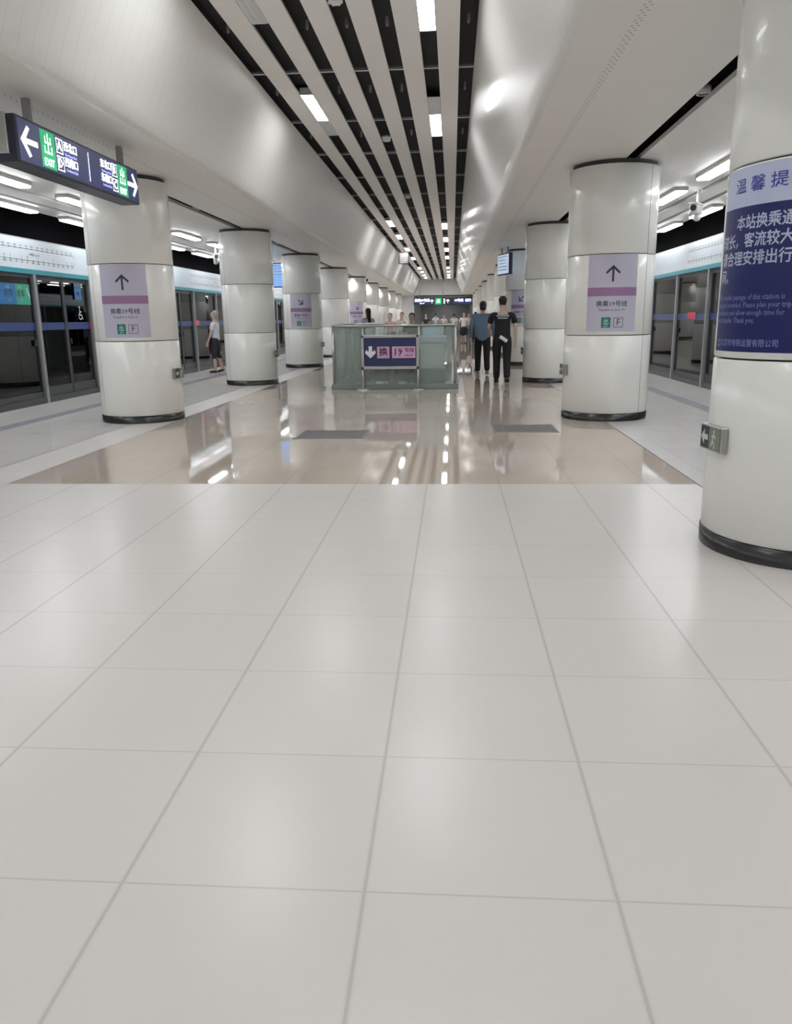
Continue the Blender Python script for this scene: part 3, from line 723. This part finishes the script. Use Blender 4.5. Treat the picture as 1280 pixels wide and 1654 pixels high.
for y in (-0.80, 1.12):
    f = MB(); f.bbox(-0.15, -0.09, y-0.028, y+0.028, 0.36, 0.58, 0.004); f.build('hanging_post', M_post, root)
f = MB(); f.bbox(-0.19, -0.07, -1.265, -1.235, 0.06, 0.37, 0.006); f.build('end_plate', M_steel, root)

# ------------------------------------------------------------------ stairwell balustrade, escalator, sign board
GY = 15.6
bl = thing('glass_balustrade', (-1.13, GY, 0), 'glass balustrade with steel rail around the escalator well', 'balustrade')
def gb(name, m, *bx, bev=None):
    f = MB(); x0, x1, y0, y1, z0, z1 = bx
    (f.bbox(x0+1.13, x1+1.13, y0-GY, y1-GY, z0, z1, bev) if bev else f.box(x0+1.13, x1+1.13, y0-GY, y1-GY, z0, z1)); return f.build(name, m, bl)
XL, XR, YR = -2.34, 0.07, 24.2
gb('kerb', mat('kerb_stone', (0.22, 0.26, 0.255), 0.3), XL-0.05, XR+0.05, GY-0.05, GY+0.08, 0.0, 0.10, bev=0.01)
gb('kerb', MATS['kerb_stone'], XL-0.05, XL+0.08, GY+0.08, YR, 0.0, 0.10); gb('kerb', MATS['kerb_stone'], XR-0.08, XR+0.05, GY+0.08, YR, 0.0, 0.10)
for x0, x1 in ((XL+0.03, -1.76), (-1.74, -0.66), (-0.64, XR-0.03)): gb('glass_pane', M_bglass, x0, x1, GY, GY+0.014, 0.10, 1.18)
for x in (XL, XR-0.014):
    y = GY+0.08
    while y < YR-0.2:
        y1 = min(y+1.42, YR); gb('glass_pane', M_bglass, x, x+0.014, y, y1-0.03, 0.10, 1.18); 
        f = MB(); f.tube((x+1.137, y1-0.015-GY, 0.1), (x+1.137, y1-0.015-GY, 1.2), 0.022, 10); f.build('post', M_steel, bl); y = y1
for x in (XL+0.005, -1.75, -0.65, XR-0.01): f = MB(); f.tube((x+1.13, -0.02, 0.1), (x+1.13, -0.02, 1.2), 0.024, 10); f.build('post', M_steel, bl)
f = MB(); f.tube((XL+1.13, 0, 1.22), (XR+1.13, 0, 1.22), 0.030, 12); f.tube((XL+1.13, 0, 1.22), (XL+1.13, YR-GY, 1.22), 0.030, 12); f.tube((XR+1.13, 0, 1.22), (XR+1.13, YR-GY, 1.22), 0.030, 12); f.build('handrail', M_steel, bl)

# escalator descending towards the camera from the far end of the well
es = thing('escalator', (-1.13, WY1, 0), 'escalator going down inside the glass-sided well', 'escalator')
def ezy(d): return (0.0 if d < 1.2 else -(d-1.2)*math.tan(math.radians(30)))
f = MB(); d = 1.2
while d < 7.0:
    z = ezy(d)-0.2; f.box(-0.5, 0.5, -d-0.35, -d, z-0.02, z); f.box(-0.5, 0.5, -d-0.36, -d-0.34, z-0.2, z); d += 0.346
f.build('steps', M_step, es)
f = MB(); f.box(-0.5, 0.5, -1.25, 0.0, -0.03, 0.002); f.build('landing_plate', M_steel, es)
for x in (-0.58, 0.58):
    pts = [(-0.2, 0.0), (-1.3, 0.0), (-6.8, ezy(6.8))]
    f = MB(); P2 = [(y, z+0.30) for y, z in pts]+[(y, z-0.25) for y, z in reversed(pts)]
    f.prism(P2, (x-0.07, 0, 0), (0, 1, 0), (0, 0, 1), (1, 0, 0), 0.14); f.build('skirt_panel', M_steel, es)
    f = MB(); P2 = [(y, z+0.92) for y, z in pts]+[(y, z+0.30) for y, z in reversed(pts)]
    f.prism(P2, (x-0.006, 0, 0), (0, 1, 0), (0, 0, 1), (1, 0, 0), 0.012); f.build('glass_side', M_bglass, es)
    f = MB()
    for i in range(2): f.tube((x, pts[i][0], pts[i][1]+0.95), (x, pts[i+1][0], pts[i+1][1]+0.95), 0.04, 12)
    f.tube((x, -0.2, 0.95), (x, 0.05, 0.85), 0.04, 12); f.tube((x, 0.05, 0.85), (x, 0.10, 0.62), 0.04, 12); f.tube((x, 0.10, 0.62), (x, -0.1, 0.40), 0.04, 12); f.build('handrail', M_rubber, es)

# pale cabinet behind the right-hand pane
cb = thing('control_cabinet', (-0.42, 16.6, 0), 'pale cabinet with light blue top behind the right balustrade pane', 'cabinet')
f = MB(); f.bbox(-0.27, 0.27, -0.25, 0.25, 0.0, 0.34, 0.01); f.build('base', mat('cabinet_base', (0.20, 0.26, 0.26), 0.5), cb)
f = MB(); f.bbox(-0.26, 0.26, -0.24, 0.24, 0.34, 0.86, 0.01); f.build('body', M_cab, cb)
f = MB(); f.bbox(-0.29, 0.29, -0.27, 0.27, 0.86, 1.0, 0.015); f.build('top', M_cabtop, cb)
f = MB(); f.bbox(-0.2, 0.24, 0.0, 0.2, 1.0, 1.24, 0.015); f.build('upper_box', mat('cabinet_upper', (0.55, 0.68, 0.76), 0.4), cb)

# freestanding line sign in front of the balustrade
sb = thing('direction_board', (-1.20, GY-0.22, 0), 'navy sign board with down arrow and pink line panels before the balustrade', 'sign board')
f = MB(); 
for a in ((-0.56, 0.56, 0.995, 1.05), (-0.56, 0.56, 0.40, 0.455)): f.bbox(a[0], a[1], -0.03, 0.03, a[2], a[3], 0.006)
f.bbox(-0.56, -0.505, -0.03, 0.03, 0.40, 1.05, 0.006); f.bbox(0.505, 0.56, -0.03, 0.03, 0.40, 1.05, 0.006); f.build('frame', M_steel, sb)
f = MB(); f.box(-0.51, 0.51, -0.012, 0.012, 0.45, 1.0); f.build('board', M_navy, sb)
F = flat((0, -0.014, 0), (1, 0, 0), (0, 0, 1)); F2 = flat((0, -0.0155, 0), (1, 0, 0), (0, 0, 1))
f = MB(); arrow(f, F, -0.38, 0.73, 0.22, PI, 0, 0.3); f.build('arrow', M_white, sb)
M_plum = mat('plum_lettering', (0.16, 0.06, 0.16), 0.5)
for u0, u1 in ((-0.25, -0.01), (0.04, 0.49)):
    f = MB(); rect(f, F, u0, u1, 0.61, 0.83); pp = f.build('pink_panel', M_pink, sb); f = MB()
    if u0 < 0: write(f, F2, '换', 0.17, -0.13, 0.72, 0.003)
    else: write(f, F2, '19', 0.19, 0.15, 0.72, 0.003); write(f, F2, '号线', 0.095, 0.37, 0.755, 0.001); write(f, F2, 'Line 19', 0.05, 0.37, 0.665, 0.0006)
    f.build('lettering', M_plum, pp)
for x in (-0.535, 0.535):
    f = MB(); f.tube((x, 0, 0.03), (x, 0, 0.42), 0.022, 12); f.build('leg', M_steel, sb)
    f = MB(); f.lathe([(0, 0.035), (0.10, 0.03), (0.13, 0.012), (0.13, 0.0)], (x, 0), n=24); f.build('foot', M_steel, sb)

# floor grates
for nm, x0, x1, y0, y1, lab in (('l', -1.85, -1.02, 8.95, 9.65, 'grey steel floor grate left of centre in the tan tiles'), ('r', 0.50, 1.28, 9.42, 10.1, 'grey steel floor grate right of centre in the tan tiles')):
    root = thing('floor_grate', ((x0+x1)/2, (y0+y1)/2, 0), lab, 'floor grate', 'steel grates in the tan floor')
    w_, h_ = (x1-x0)/2, (y1-y0)/2
    f = MB()
    for b in ((-w_, w_, -h_, -h_+0.02), (-w_, w_, h_-0.02, h_), (-w_, -w_+0.02, -h_, h_), (w_-0.02, w_, -h_, h_)): f.box(*b, 0.0, 0.006)
    f.build('rim', M_steel, root)
    f = MB(); n = 22
    for i in range(n): 
        x = -w_+0.02+(2*w_-0.04)*i/n; f.box(x, x+(2*w_-0.04)/n*0.6, -h_+0.02, h_-0.02, 0.0, 0.005)
    f.box(-w_+0.02, w_-0.02, -h_+0.02, h_-0.02, 0.0, 0.002, 1)
    f.build('bars', [M_grate, mat('grate_shadow_plate', (0.12, 0.12, 0.12), 0.6)], root)
for i, (x, y, wd) in enumerate(((-5.28, 9.41, 'nearer'), (-5.28, 10.69, 'farther'))):
    f = MB(); pts = []
    for q in range(9): a = math.radians(20+q*17.5); pts.append((0.12*math.cos(a), 0.12*math.sin(a), a))
    for q in range(8):
        p, r_ = pts[q], pts[q+1]
        f.add([(p[0], p[1], 0.002), (r_[0], r_[1], 0.002), (r_[0]*0.8, r_[1]*0.8, 0.002), (p[0]*0.8, p[1]*0.8, 0.002)], [(0, 1, 2, 3)])
        f.add([(p[0], p[1], 0.0), (r_[0], r_[1], 0.0), (r_[0], r_[1], 0.002), (p[0], p[1], 0.002)], [(0, 1, 2, 3)])
    o = f.build('floor_mark', M_dark); o.location = (x, y, 0); tag(o, 'small dark curved mark on the left platform floor, %s one' % wd, 'floor mark', 'curved marks on the left floor')

# ------------------------------------------------------------------ cameras, screens
def cctv(loc, rz, lab):
    root = thing('security_camera', loc, lab, 'security camera', 'white ceiling security cameras', rz=rz)
    f = MB(); f.tube((0, 0, 0), (0, 0, -0.22), 0.022, 12); f.lathe([(0.0, 0.0), (0.06, 0.0), (0.06, -0.015), (0, -0.015)], n=20); f.build('bracket', M_cctv, root)
    f = MB(); f.bbox(-0.06, 0.06, -0.26, 0.12, -0.36, -0.22, 0.02); f.bbox(-0.075, 0.075, -0.29, 0.13, -0.232, -0.215, 0.005); f.build('body', M_cctv, root)
    f = MB(); f.tube((0, -0.26, -0.29), (0, -0.275, -0.29), 0.045, 16); f.build('lens', M_rubber, root)
    f = MB(); f.sphere((0, 0.02, -0.40), 0.06, 12); f.build('lamp_dome', M_cctv, root)
    return root
cctv((-5.95, 20.3, SOF), 0.35, 'white security camera under the left soffit by the second visible pillar')
cctv((3.75, 13.1, SOF), -0.5, 'white security camera under the right soffit beside the blue-notice pillar')
cctv((-3.55, 33.5, SOF), 0.2, 'white security camera near the lit far left pillars')
def display(loc, rz, scr, lab, wdt=0.95, hgt=0.56):
    root = thing('display_screen', loc, lab, 'display screen', 'ceiling-hung display screens', rz=rz)
    f = MB(); f.bbox(-wdt/2, wdt/2, 0.0, 0.10, -0.16-hgt, -0.16, 0.01); f.build('casing', M_rubber, root)
    f = MB(); f.box(-wdt/2+0.03, wdt/2-0.03, -0.004, 0.0, -0.13-hgt, -0.19); f.build('screen', scr, root)
    f = MB(); f.box(-wdt/2+0.03, wdt/2-0.03, 0.10, 0.104, -0.13-hgt, -0.19); f.build('screen', scr, root)
    f = MB()
    for x in (-0.25, 0.25): f.tube((x, 0.05, 0), (x, 0.05, -0.17), 0.02, 10)
    f.build('hanger', M_post, root)
    f = MB()
    for i in range(5): rect(f, lambda u, v: (u, -0.006, v), -wdt/2+0.08, wdt/2-0.12-0.08*(i % 3), -0.26-i*0.085, -0.235-i*0.085)
    f.build('text_bars', M_white, root)
    return root
display((1.38, 22.6, SOF), math.radians(-74), M_screenw, 'turned display screen hanging beside the right pillars above the man')
display((-5.15, 24.3, SOF), math.radians(12), M_screen, 'blue display screen hanging behind the third left pillar', 0.9, 0.72)
display((-2.2, 37.0, TOPZ), math.radians(10), M_house, 'grey box hanging under the far end of the slatted ceiling', 0.45, 0.5)

# ------------------------------------------------------------------ far hanging signs
root = thing('overhead_sign', (CX+0.45, YE-1.6, 2.42), 'dark overhead sign with green exit panel at the far end of the hall', 'overhead sign')
f = MB(); f.bbox(-2.35, 2.35, -0.1, 0.1, 0.0, 0.52, 0.01); f.build('casing', M_signbox, root)
F = flat((0, -0.104, 0.26), (1, 0, 0), (0, 0, 1)); F2 = flat((0, -0.108, 0.26), (1, 0, 0), (0, 0, 1))
f = MB(); rect(f, F, -2.3, -1.05, -0.22, 0.22); rect(f, F, 0.8, 2.3, -0.22, 0.22); f.build('navy_face', M_sign, root)
f = MB(); rect(f, F, -0.65, -0.15, -0.24, 0.24); f.build('green_panel', M_signg, root)
f = MB(); exit_glyph(f, F2, -0.4, 0.03, 0.3, 0); write(f, F2, '换乘19号线', 0.24, -1.68, 0.07, 0.004); write(f, F2, 'Line 19', 0.12, -1.68, -0.14, 0.002)
write(f, F2, '10号线', 0.24, 1.22, 0.04, 0.004); write(f, F2, '出口', 0.24, 1.95, 0.04, 0.004); arrow(f, F2, -0.9, 0, 0.3, 0); arrow(f, F2, 0.35, 0, 0.3, 0); rect(f, F2, 0.02, 0.12, -0.2, 0.2)
f.build('lit_lettering', M_signw, root)
f = MB()
for x in (-1.9, 0, 1.9): f.tube((x, 0, 0.5), (x, 0, TOPZ-2.42+0.06), 0.03, 8)
f.build('hanging_rod', M_post, root)

# ------------------------------------------------------------------ people
SK = {}
def skin_mesh(name, nodes, edges, root_i=0, sub=2):
    """nodes: (x,y,z,rx[,ry]); grow one continuous surface along the edges"""
    me = bpy.data.meshes.new(name); me.from_pydata([n[:3] for n in nodes], edges, []); me.update()
    ob = bpy.data.objects.new(name, me); COL.objects.link(ob)
    md = ob.modifiers.new('skin', 'SKIN'); md.use_smooth_shade = True
    lay_ = me.skin_vertices[0].data
    for i, n in enumerate(nodes):
        lay_[i].radius = (n[3], n[4] if len(n) > 4 else n[3]); lay_[i].use_root = (i == root_i)
    sb_ = ob.modifiers.new('sub', 'SUBSURF'); sb_.levels = sub; sb_.render_levels = sub
    bpy.context.view_layer.update()
    out = bpy.data.meshes.new_from_object(ob.evaluated_get(bpy.context.evaluated_depsgraph_get()))
    bpy.data.objects.remove(ob); bpy.data.meshes.remove(me)
    for p in out.polygons: p.use_smooth = True
    return out
def chain(pts):
    return [(i, i+1) for i in range(len(pts)-1)]
def person(name_label, loc, rz, H, col_top, col_leg, col_hair, skin=(0.56, 0.38, 0.29), stride=0.16, top='tee', legs='trousers', hair='short',
           armL=(0.25, 0.1), armR=(0.0, 0.2), group='people on the platform', build=1.0, shoe=(0.03, 0.02, 0.02), sub=2, sunk=0.0, motif=False):
    """faces +y locally; armL/armR = (swing forward, elbow bend)"""
    s = H/1.75
    root = thing('person', loc, name_label, 'person', group, rz=rz)
    ms = mat('skin_%d' % int(skin[0]*100), skin, 0.55); mt = mat('cloth_%s' % str([round(c, 3) for c in col_top]), col_top, 0.8); ml = mat('cloth_%s' % str([round(c, 3) for c in col_leg]), col_leg, 0.8)
    mh = mat('hair_%d' % int(col_hair[0]*1000), col_hair, 0.5); mo = mat('shoe_%s' % str([round(c, 3) for c in shoe]), shoe, 0.6)
    b = build
    # joints
    pel = (0, 0, 0.95); bel = (0, 0.0, 1.10); che = (0, 0.005, 1.30); nek = (0, 0.0, 1.46); nk2 = (0, 0.01, 1.52); 
    hips = {-1: (-0.095, 0, 0.90), 1: (0.095, 0, 0.90)}
    st = {-1: stride, 1: -stride}
    knee = {}; ank = {}; toe = {}
    for sg in (-1, 1):
        d = st[sg]
        knee[sg] = (sg*0.10, d*0.62+0.03, 0.50); ank[sg] = (sg*0.10, d*1.35-(0.02 if d > 0 else 0.06), 0.085 if d > 0 else 0.12)
        toe[sg] = (sg*0.115, ank[sg][1]+0.15, 0.035)
    sh = {-1: (-0.19*b, 0, 1.405), 1: (0.19*b, 0, 1.405)}
    el = {}; wr = {}
    for sg, (sw, bend) in ((-1, armL), (1, armR)):
        e = Vector(sh[sg])+Vector((sg*0.055, math.sin(sw)*0.28-0.01, -math.cos(sw)*0.28)); el[sg] = tuple(e)
        a2 = sw+bend; wv = e+Vector((sg*0.01 - (sg*0.04 if bend > 0.6 else 0), math.sin(a2)*0.25, -math.cos(a2)*0.25)); wr[sg] = tuple(wv)
    nodes = []; edges = []
    def N(p, r, r_2=None): nodes.append((p[0]*s, p[1]*s, p[2]*s, r*s, (r_2 or r)*s)); return len(nodes)-1
    def E(*ix):
        for i in range(len(ix)-1): edges.append((ix[i], ix[i+1]))
    p0 = N(pel, 0.135*b, 0.10); p1 = N(bel, 0.125*b, 0.09); p2 = N(che, 0.145*b, 0.10); p3 = N(nek, 0.062, 0.058); p4 = N(nk2, 0.052, 0.055)
    E(p0, p1, p2, p3, p4)
    h0 = N((0, 0.018, 1.60), 0.066, 0.078); h1 = N((0, 0.012, 1.675), 0.072, 0.088); h2 = N((0, 0.0, 1.725), 0.045, 0.055); E(p4, h0, h1, h2)
    ns = N((0, 0.088, 1.605), 0.012); E(h0, ns)
    for sg in (-1, 1):
        ea = N((sg*0.073, -0.005, 1.615), 0.014, 0.020); E(h0, ea)
        a = N(hips[sg], 0.088, 0.092); k = N(knee[sg], 0.056, 0.058); cf = N(tuple(Vector(knee[sg]).lerp(Vector(ank[sg]), 0.35)+Vector((0, -0.012, 0))), 0.054); q = N(ank[sg], 0.036); t = N(toe[sg], 0.034, 0.026)
        E(p0, a, k, cf, q, t)
        s0 = N(sh[sg], 0.055); e0 = N(el[sg], 0.038); w0 = N(wr[sg], 0.026, 0.022)
        E(p2, s0, e0, w0)
        dirf = (Vector(wr[sg])-Vector(el[sg])).normalized(); fwdv = Vector((0, 1, 0)) - dirf*dirf.y; fwdv = fwdv.normalized() if fwdv.length > 1e-3 else Vector((0, 0, 1))
        side_ = dirf.cross(fwdv)
        palm = Vector(wr[sg])+dirf*0.055; pm = N(tuple(palm), 0.026, 0.014); E(w0, pm)
        for fi, (o_, L_) in enumerate(((0.030, 0.070), (0.010, 0.080), (-0.011, 0.074), (-0.030, 0.058))):
            b0 = palm+fwdv*o_+dirf*0.035; m0 = b0+dirf*L_*0.5-side_*sg*0.008; t0 = b0+dirf*L_*0.9-side_*sg*0.026
            i0 = N(tuple(b0), 0.0095); i1 = N(tuple(m0), 0.0085); i2 = N(tuple(t0), 0.0075); E(pm, i0, i1, i2)
        b0 = Vector(wr[sg])+dirf*0.025+fwdv*0.034; t0 = b0+dirf*0.045+fwdv*0.022
        i0 = N(tuple(b0), 0.011); i1 = N(tuple(t0), 0.009); E(w0, i0, i1)
    me = skin_mesh('body', nodes, edges, 0, sub); me.materials.append(ms)
    o = bpy.data.objects.new('body', me); COL.objects.link(o); o.parent = root; body_o = o
    # eyes and mouth on the face
    f = MB()
    for sg in (-1, 1): f.sphere((sg*0.028*s, 0.088*s, 1.632*s), 0.009*s, 8, sq=(1.2, 0.6, 0.7))
    f.sphere((0, 0.090*s, 1.563*s), 0.018*s, 8, sq=(1.2, 0.4, 0.3), mi=1); f.build('face_features', [M_ink, mat('lips', (0.35, 0.12, 0.10), 0.5)], body_o)
    # top
    nodes = []; edges = []
    k = 1.0 if top == 'tee' else 1.16
    hem = 0.84 if top == 'tee' else 0.76
    t0 = N((0, -0.005, hem), 0.175*b*k, 0.138*k); t1 = N((0, -0.005, 1.08), 0.158*b*k, 0.122*k); t2 = N((0, 0.0, 1.29), 0.168*b*k, 0.122*k); t3 = N((0, -0.004, 1.44), 0.082*k, 0.075*k)
    E(t0, t1, t2, t3)
    for sg in (-1, 1):
        s0 = N(tuple(Vector(sh[sg])+Vector((0, 0, -0.005))), 0.072*k); E(t2, s0)
        if top == 'tee':
            m = N(tuple(Vector(sh[sg]).lerp(Vector(el[sg]), 0.75)), 0.066); E(s0, m)
        else:
            m = N(el[sg], 0.068); w1 = N(tuple(Vector(el[sg]).lerp(Vector(wr[sg]), 0.95)), 0.048); E(s0, m, w1)
    if top == 'hood':
        hd = N((0, -0.075, 1.44), 0.095, 0.07); E(t2, hd)
    me = skin_mesh('shirt', nodes, edges, 0, sub); me.materials.append(mt)
    o = bpy.data.objects.new('shirt' if top == 'tee' else 'jacket', me); COL.objects.link(o); o.parent = root
    if motif:
        f = MB()
        for vs_, z, wd in (('SECURITY', 1.375, 0.075), ('STATION', 1.30, 0.06)):
            g_, fs_ = glyphs(vs_, wd*1.1, 0.001, 'CENTER', 1.0)
            f.add([(a*s, -(0.128+0.006*(1-abs(a)*4))*s*b*0.97, (z+c_)*s) for a, c_ in g_], fs_)
        mo_ = None
        f = MB()
        for z, hw_ in ((1.39, 0.11), (1.355, 0.13), (1.31, 0.10)):
            for q in range(7):
                u0 = -hw_+q*2*hw_/7; f.box(u0*s, (u0+2*hw_/7*0.8)*s, -0.150*s*b, -0.128*s*b, z*s, (z+0.024)*s)
        f.build('back_print', mat('print_pale', (0.45, 0.52, 0.50), 0.7), root)
    # lower garment
    nodes = []; edges = []
    if legs == 'skirt':
        a = N((0, 0, 1.02), 0.15*b, 0.12); c_ = N((0, 0, 0.80), 0.22, 0.18); d_ = N((0, 0, 0.56), 0.24, 0.22); e_ = N((0, 0, 0.42), 0.23, 0.22); E(a, c_, d_, e_)
    else:
        a0_ = N((0, 0, 1.06), 0.140*b, 0.110); a = N((0, -0.004, 0.94), 0.152*b, 0.125); E(a0_, a)
        for sg in (-1, 1):
            q = N(tuple(Vector(hips[sg])+Vector((sg*0.01, 0, -0.04))), 0.112, 0.120); kk = N(knee[sg], 0.086); an = N(tuple(Vector(ank[sg])+Vector((0, 0, -0.02 if legs == 'trousers' else 0.3))), 0.072); E(a, q, kk, an)
    me = skin_mesh('trousers', nodes, edges, 0, sub); me.materials.append(ml)
    o = bpy.data.objects.new('skirt' if legs == 'skirt' else 'trousers', me); COL.objects.link(o); o.parent = root
    # hair
    f = MB()
    f.sphere((0, -0.034*s, 1.682*s), 0.098*s, 16, sq=(0.90, 0.95, 0.86))
    if hair == 'long':
        f.tube((0, -0.045*s, 1.66*s), (0, -0.085*s, 1.30*s), 0.088*s, 12, 0.05*s)
    elif hair == 'bun': f.sphere((0, -0.09*s, 1.70*s), 0.05*s, 10); f.tube((0, -0.03*s, 1.64*s), (0, -0.04*s, 1.54*s), 0.078*s, 12, 0.055*s)
    elif hair == 'thick': f.tube((0, -0.025*s, 1.66*s), (0, -0.035*s, 1.55*s), 0.092*s, 12, 0.070*s)
    else: f.tube((0, -0.025*s, 1.64*s), (0, -0.025*s, 1.585*s), 0.080*s, 12, 0.062*s)
    ho = f.build('hair', mh, root)
    for sg in (-1, 1):
        nodes = []; edges = []
        a = N(tuple(Vector(ank[sg])+Vector((0, 0.0, -0.015))), 0.048); h_ = N((ank[sg][0], ank[sg][1]-0.035, ank[sg][2]-0.045), 0.040, 0.036); m_ = N((toe[sg][0], (ank[sg][1]+toe[sg][1])/2+0.02, toe[sg][2]+0.012), 0.046, 0.038); t = N((toe[sg][0], toe[sg][1]+0.03, toe[sg][2]+0.004), 0.042, 0.032); E(a, h_); E(a, m_, t)
        me = skin_mesh('shoe', nodes, edges, 0, 1); me.materials.append(mo)
        o = bpy.data.objects.new('shoe', me); COL.objects.link(o); o.parent = root
    return root
# two people walking away on the right
pm = person('person in black T-shirt with pale back print and black trousers walking away', (1.03, 16.75, 0), 0.0, 1.76, (0.008, 0.009, 0.012), (0.008, 0.008, 0.010), (0.012, 0.010, 0.009),
            armL=(0.25, 0.9), armR=(-0.1, 0.25), stride=0.10, build=1.12, group='people walking away along the hall', motif=True)
f = MB(); f.bbox(-0.05, 0.13, -0.165, -0.13, 0.86, 0.93, 0.012); o = f.build('white_cloth', M_white, pm); o.rotation_euler = (0, 0.6, 0); o.location = (-0.52, 0.0, 0.20)
person('person in loose slate-blue hooded jacket and black trousers walking away', (0.72, 19.3, 0), 0.05, 1.72, (0.16, 0.23, 0.33), (0.01, 0.01, 0.013), (0.012, 0.011, 0.012),
       armL=(-0.1, 0.3), armR=(0.15, 0.3), stride=0.13, build=1.15, top='hood', hair='thick', group='people walking away along the hall', shoe=(0.4, 0.38, 0.36))
# around the well
person('woman with long dark hair behind the left end of the balustrade', (-2.62, 24.9, 0), 0.7, 1.68, (0.55, 0.53, 0.60), (0.06, 0.06, 0.08), (0.010, 0.008, 0.008), hair='long', stride=0.04, armL=(0.4, 1.2), group='people beyond the escalator well')
person('person with black hair and dark top descending on the escalator', (-1.15, 22.84, -0.20), PI, 1.70, (0.05, 0.03, 0.03), (0.02, 0.02, 0.025), (0.008, 0.006, 0.006), stride=0.03, hair='thick', group='people beyond the escalator well')
person('person in pale pink top left of the dark-haired escalator rider', (-2.28, 29.5, 0), PI, 1.55, (0.62, 0.42, 0.38), (0.25, 0.25, 0.30), (0.06, 0.02, 0.015), stride=0.05, hair='thick', group='people beyond the escalator well')
person('person in white top just behind the escalator rider', (-1.98, 31.5, 0), PI-0.3, 1.60, (0.66, 0.64, 0.60), (0.30, 0.30, 0.32), (0.08, 0.05, 0.04), stride=0.06, hair='bun', group='people beyond the escalator well')
# distant group
far = [((0.62, 44.3), 1.66, (0.70, 0.70, 0.70), (0.01, 0.01, 0.012), 'skirt', 'long', 'person in white top and black skirt, nearest of the distant group'),
       ((1.30, 45.8), 1.68, (0.66, 0.66, 0.66), (0.012, 0.012, 0.014), 'trousers', 'short', 'person in white top and black trousers beside the blue-jacket walker'),
       ((0.98, 50.0), 1.64, (0.60, 0.45, 0.44), (0.03, 0.03, 0.04), 'trousers', 'thick', 'distant person in dusty pink top between the two white tops'),
       ((0.1, 52.5), 1.66, (0.62, 0.60, 0.58), (0.05, 0.05, 0.06), 'trousers', 'thick', 'distant person in pale top left of the group'),
       ((-0.6, 55.0), 1.60, (0.62, 0.62, 0.58), (0.04, 0.04, 0.05), 'trousers', 'long', 'distant person in cream top near the green exit panel'),
       ((-1.2, 57.5), 1.72, (0.55, 0.57, 0.60), (0.03, 0.03, 0.04), 'trousers', 'short', 'distant person in light grey top at the end of the hall'),
       ((-1.9, 58.0), 1.68, (0.03, 0.03, 0.035), (0.02, 0.02, 0.02), 'trousers', 'short', 'distant person all in black at the end of the hall')]
for i, ((x, y), H, ct, cl, lg, hr, lab) in enumerate(far):
    person(lab, (x, y, 0), (0 if i % 2 else PI)+0.2*(i % 3), H, ct, cl, (0.012, 0.010, 0.010), legs=lg, hair=hr, stride=0.10, armL=(0.2, 0.3), armR=(-0.15, 0.2), group='distant people near the far end', sub=1)
# figures on the left platform
person('person in white shirt and black shorts waiting by the left screen doors', (-6.3, 21.0, 0), PI/2, 1.62, (0.62, 0.64, 0.70), (0.02, 0.02, 0.025), (0.35, 0.33, 0.30), legs='shorts', stride=0.04, hair='short', group='people waiting by the left doors')
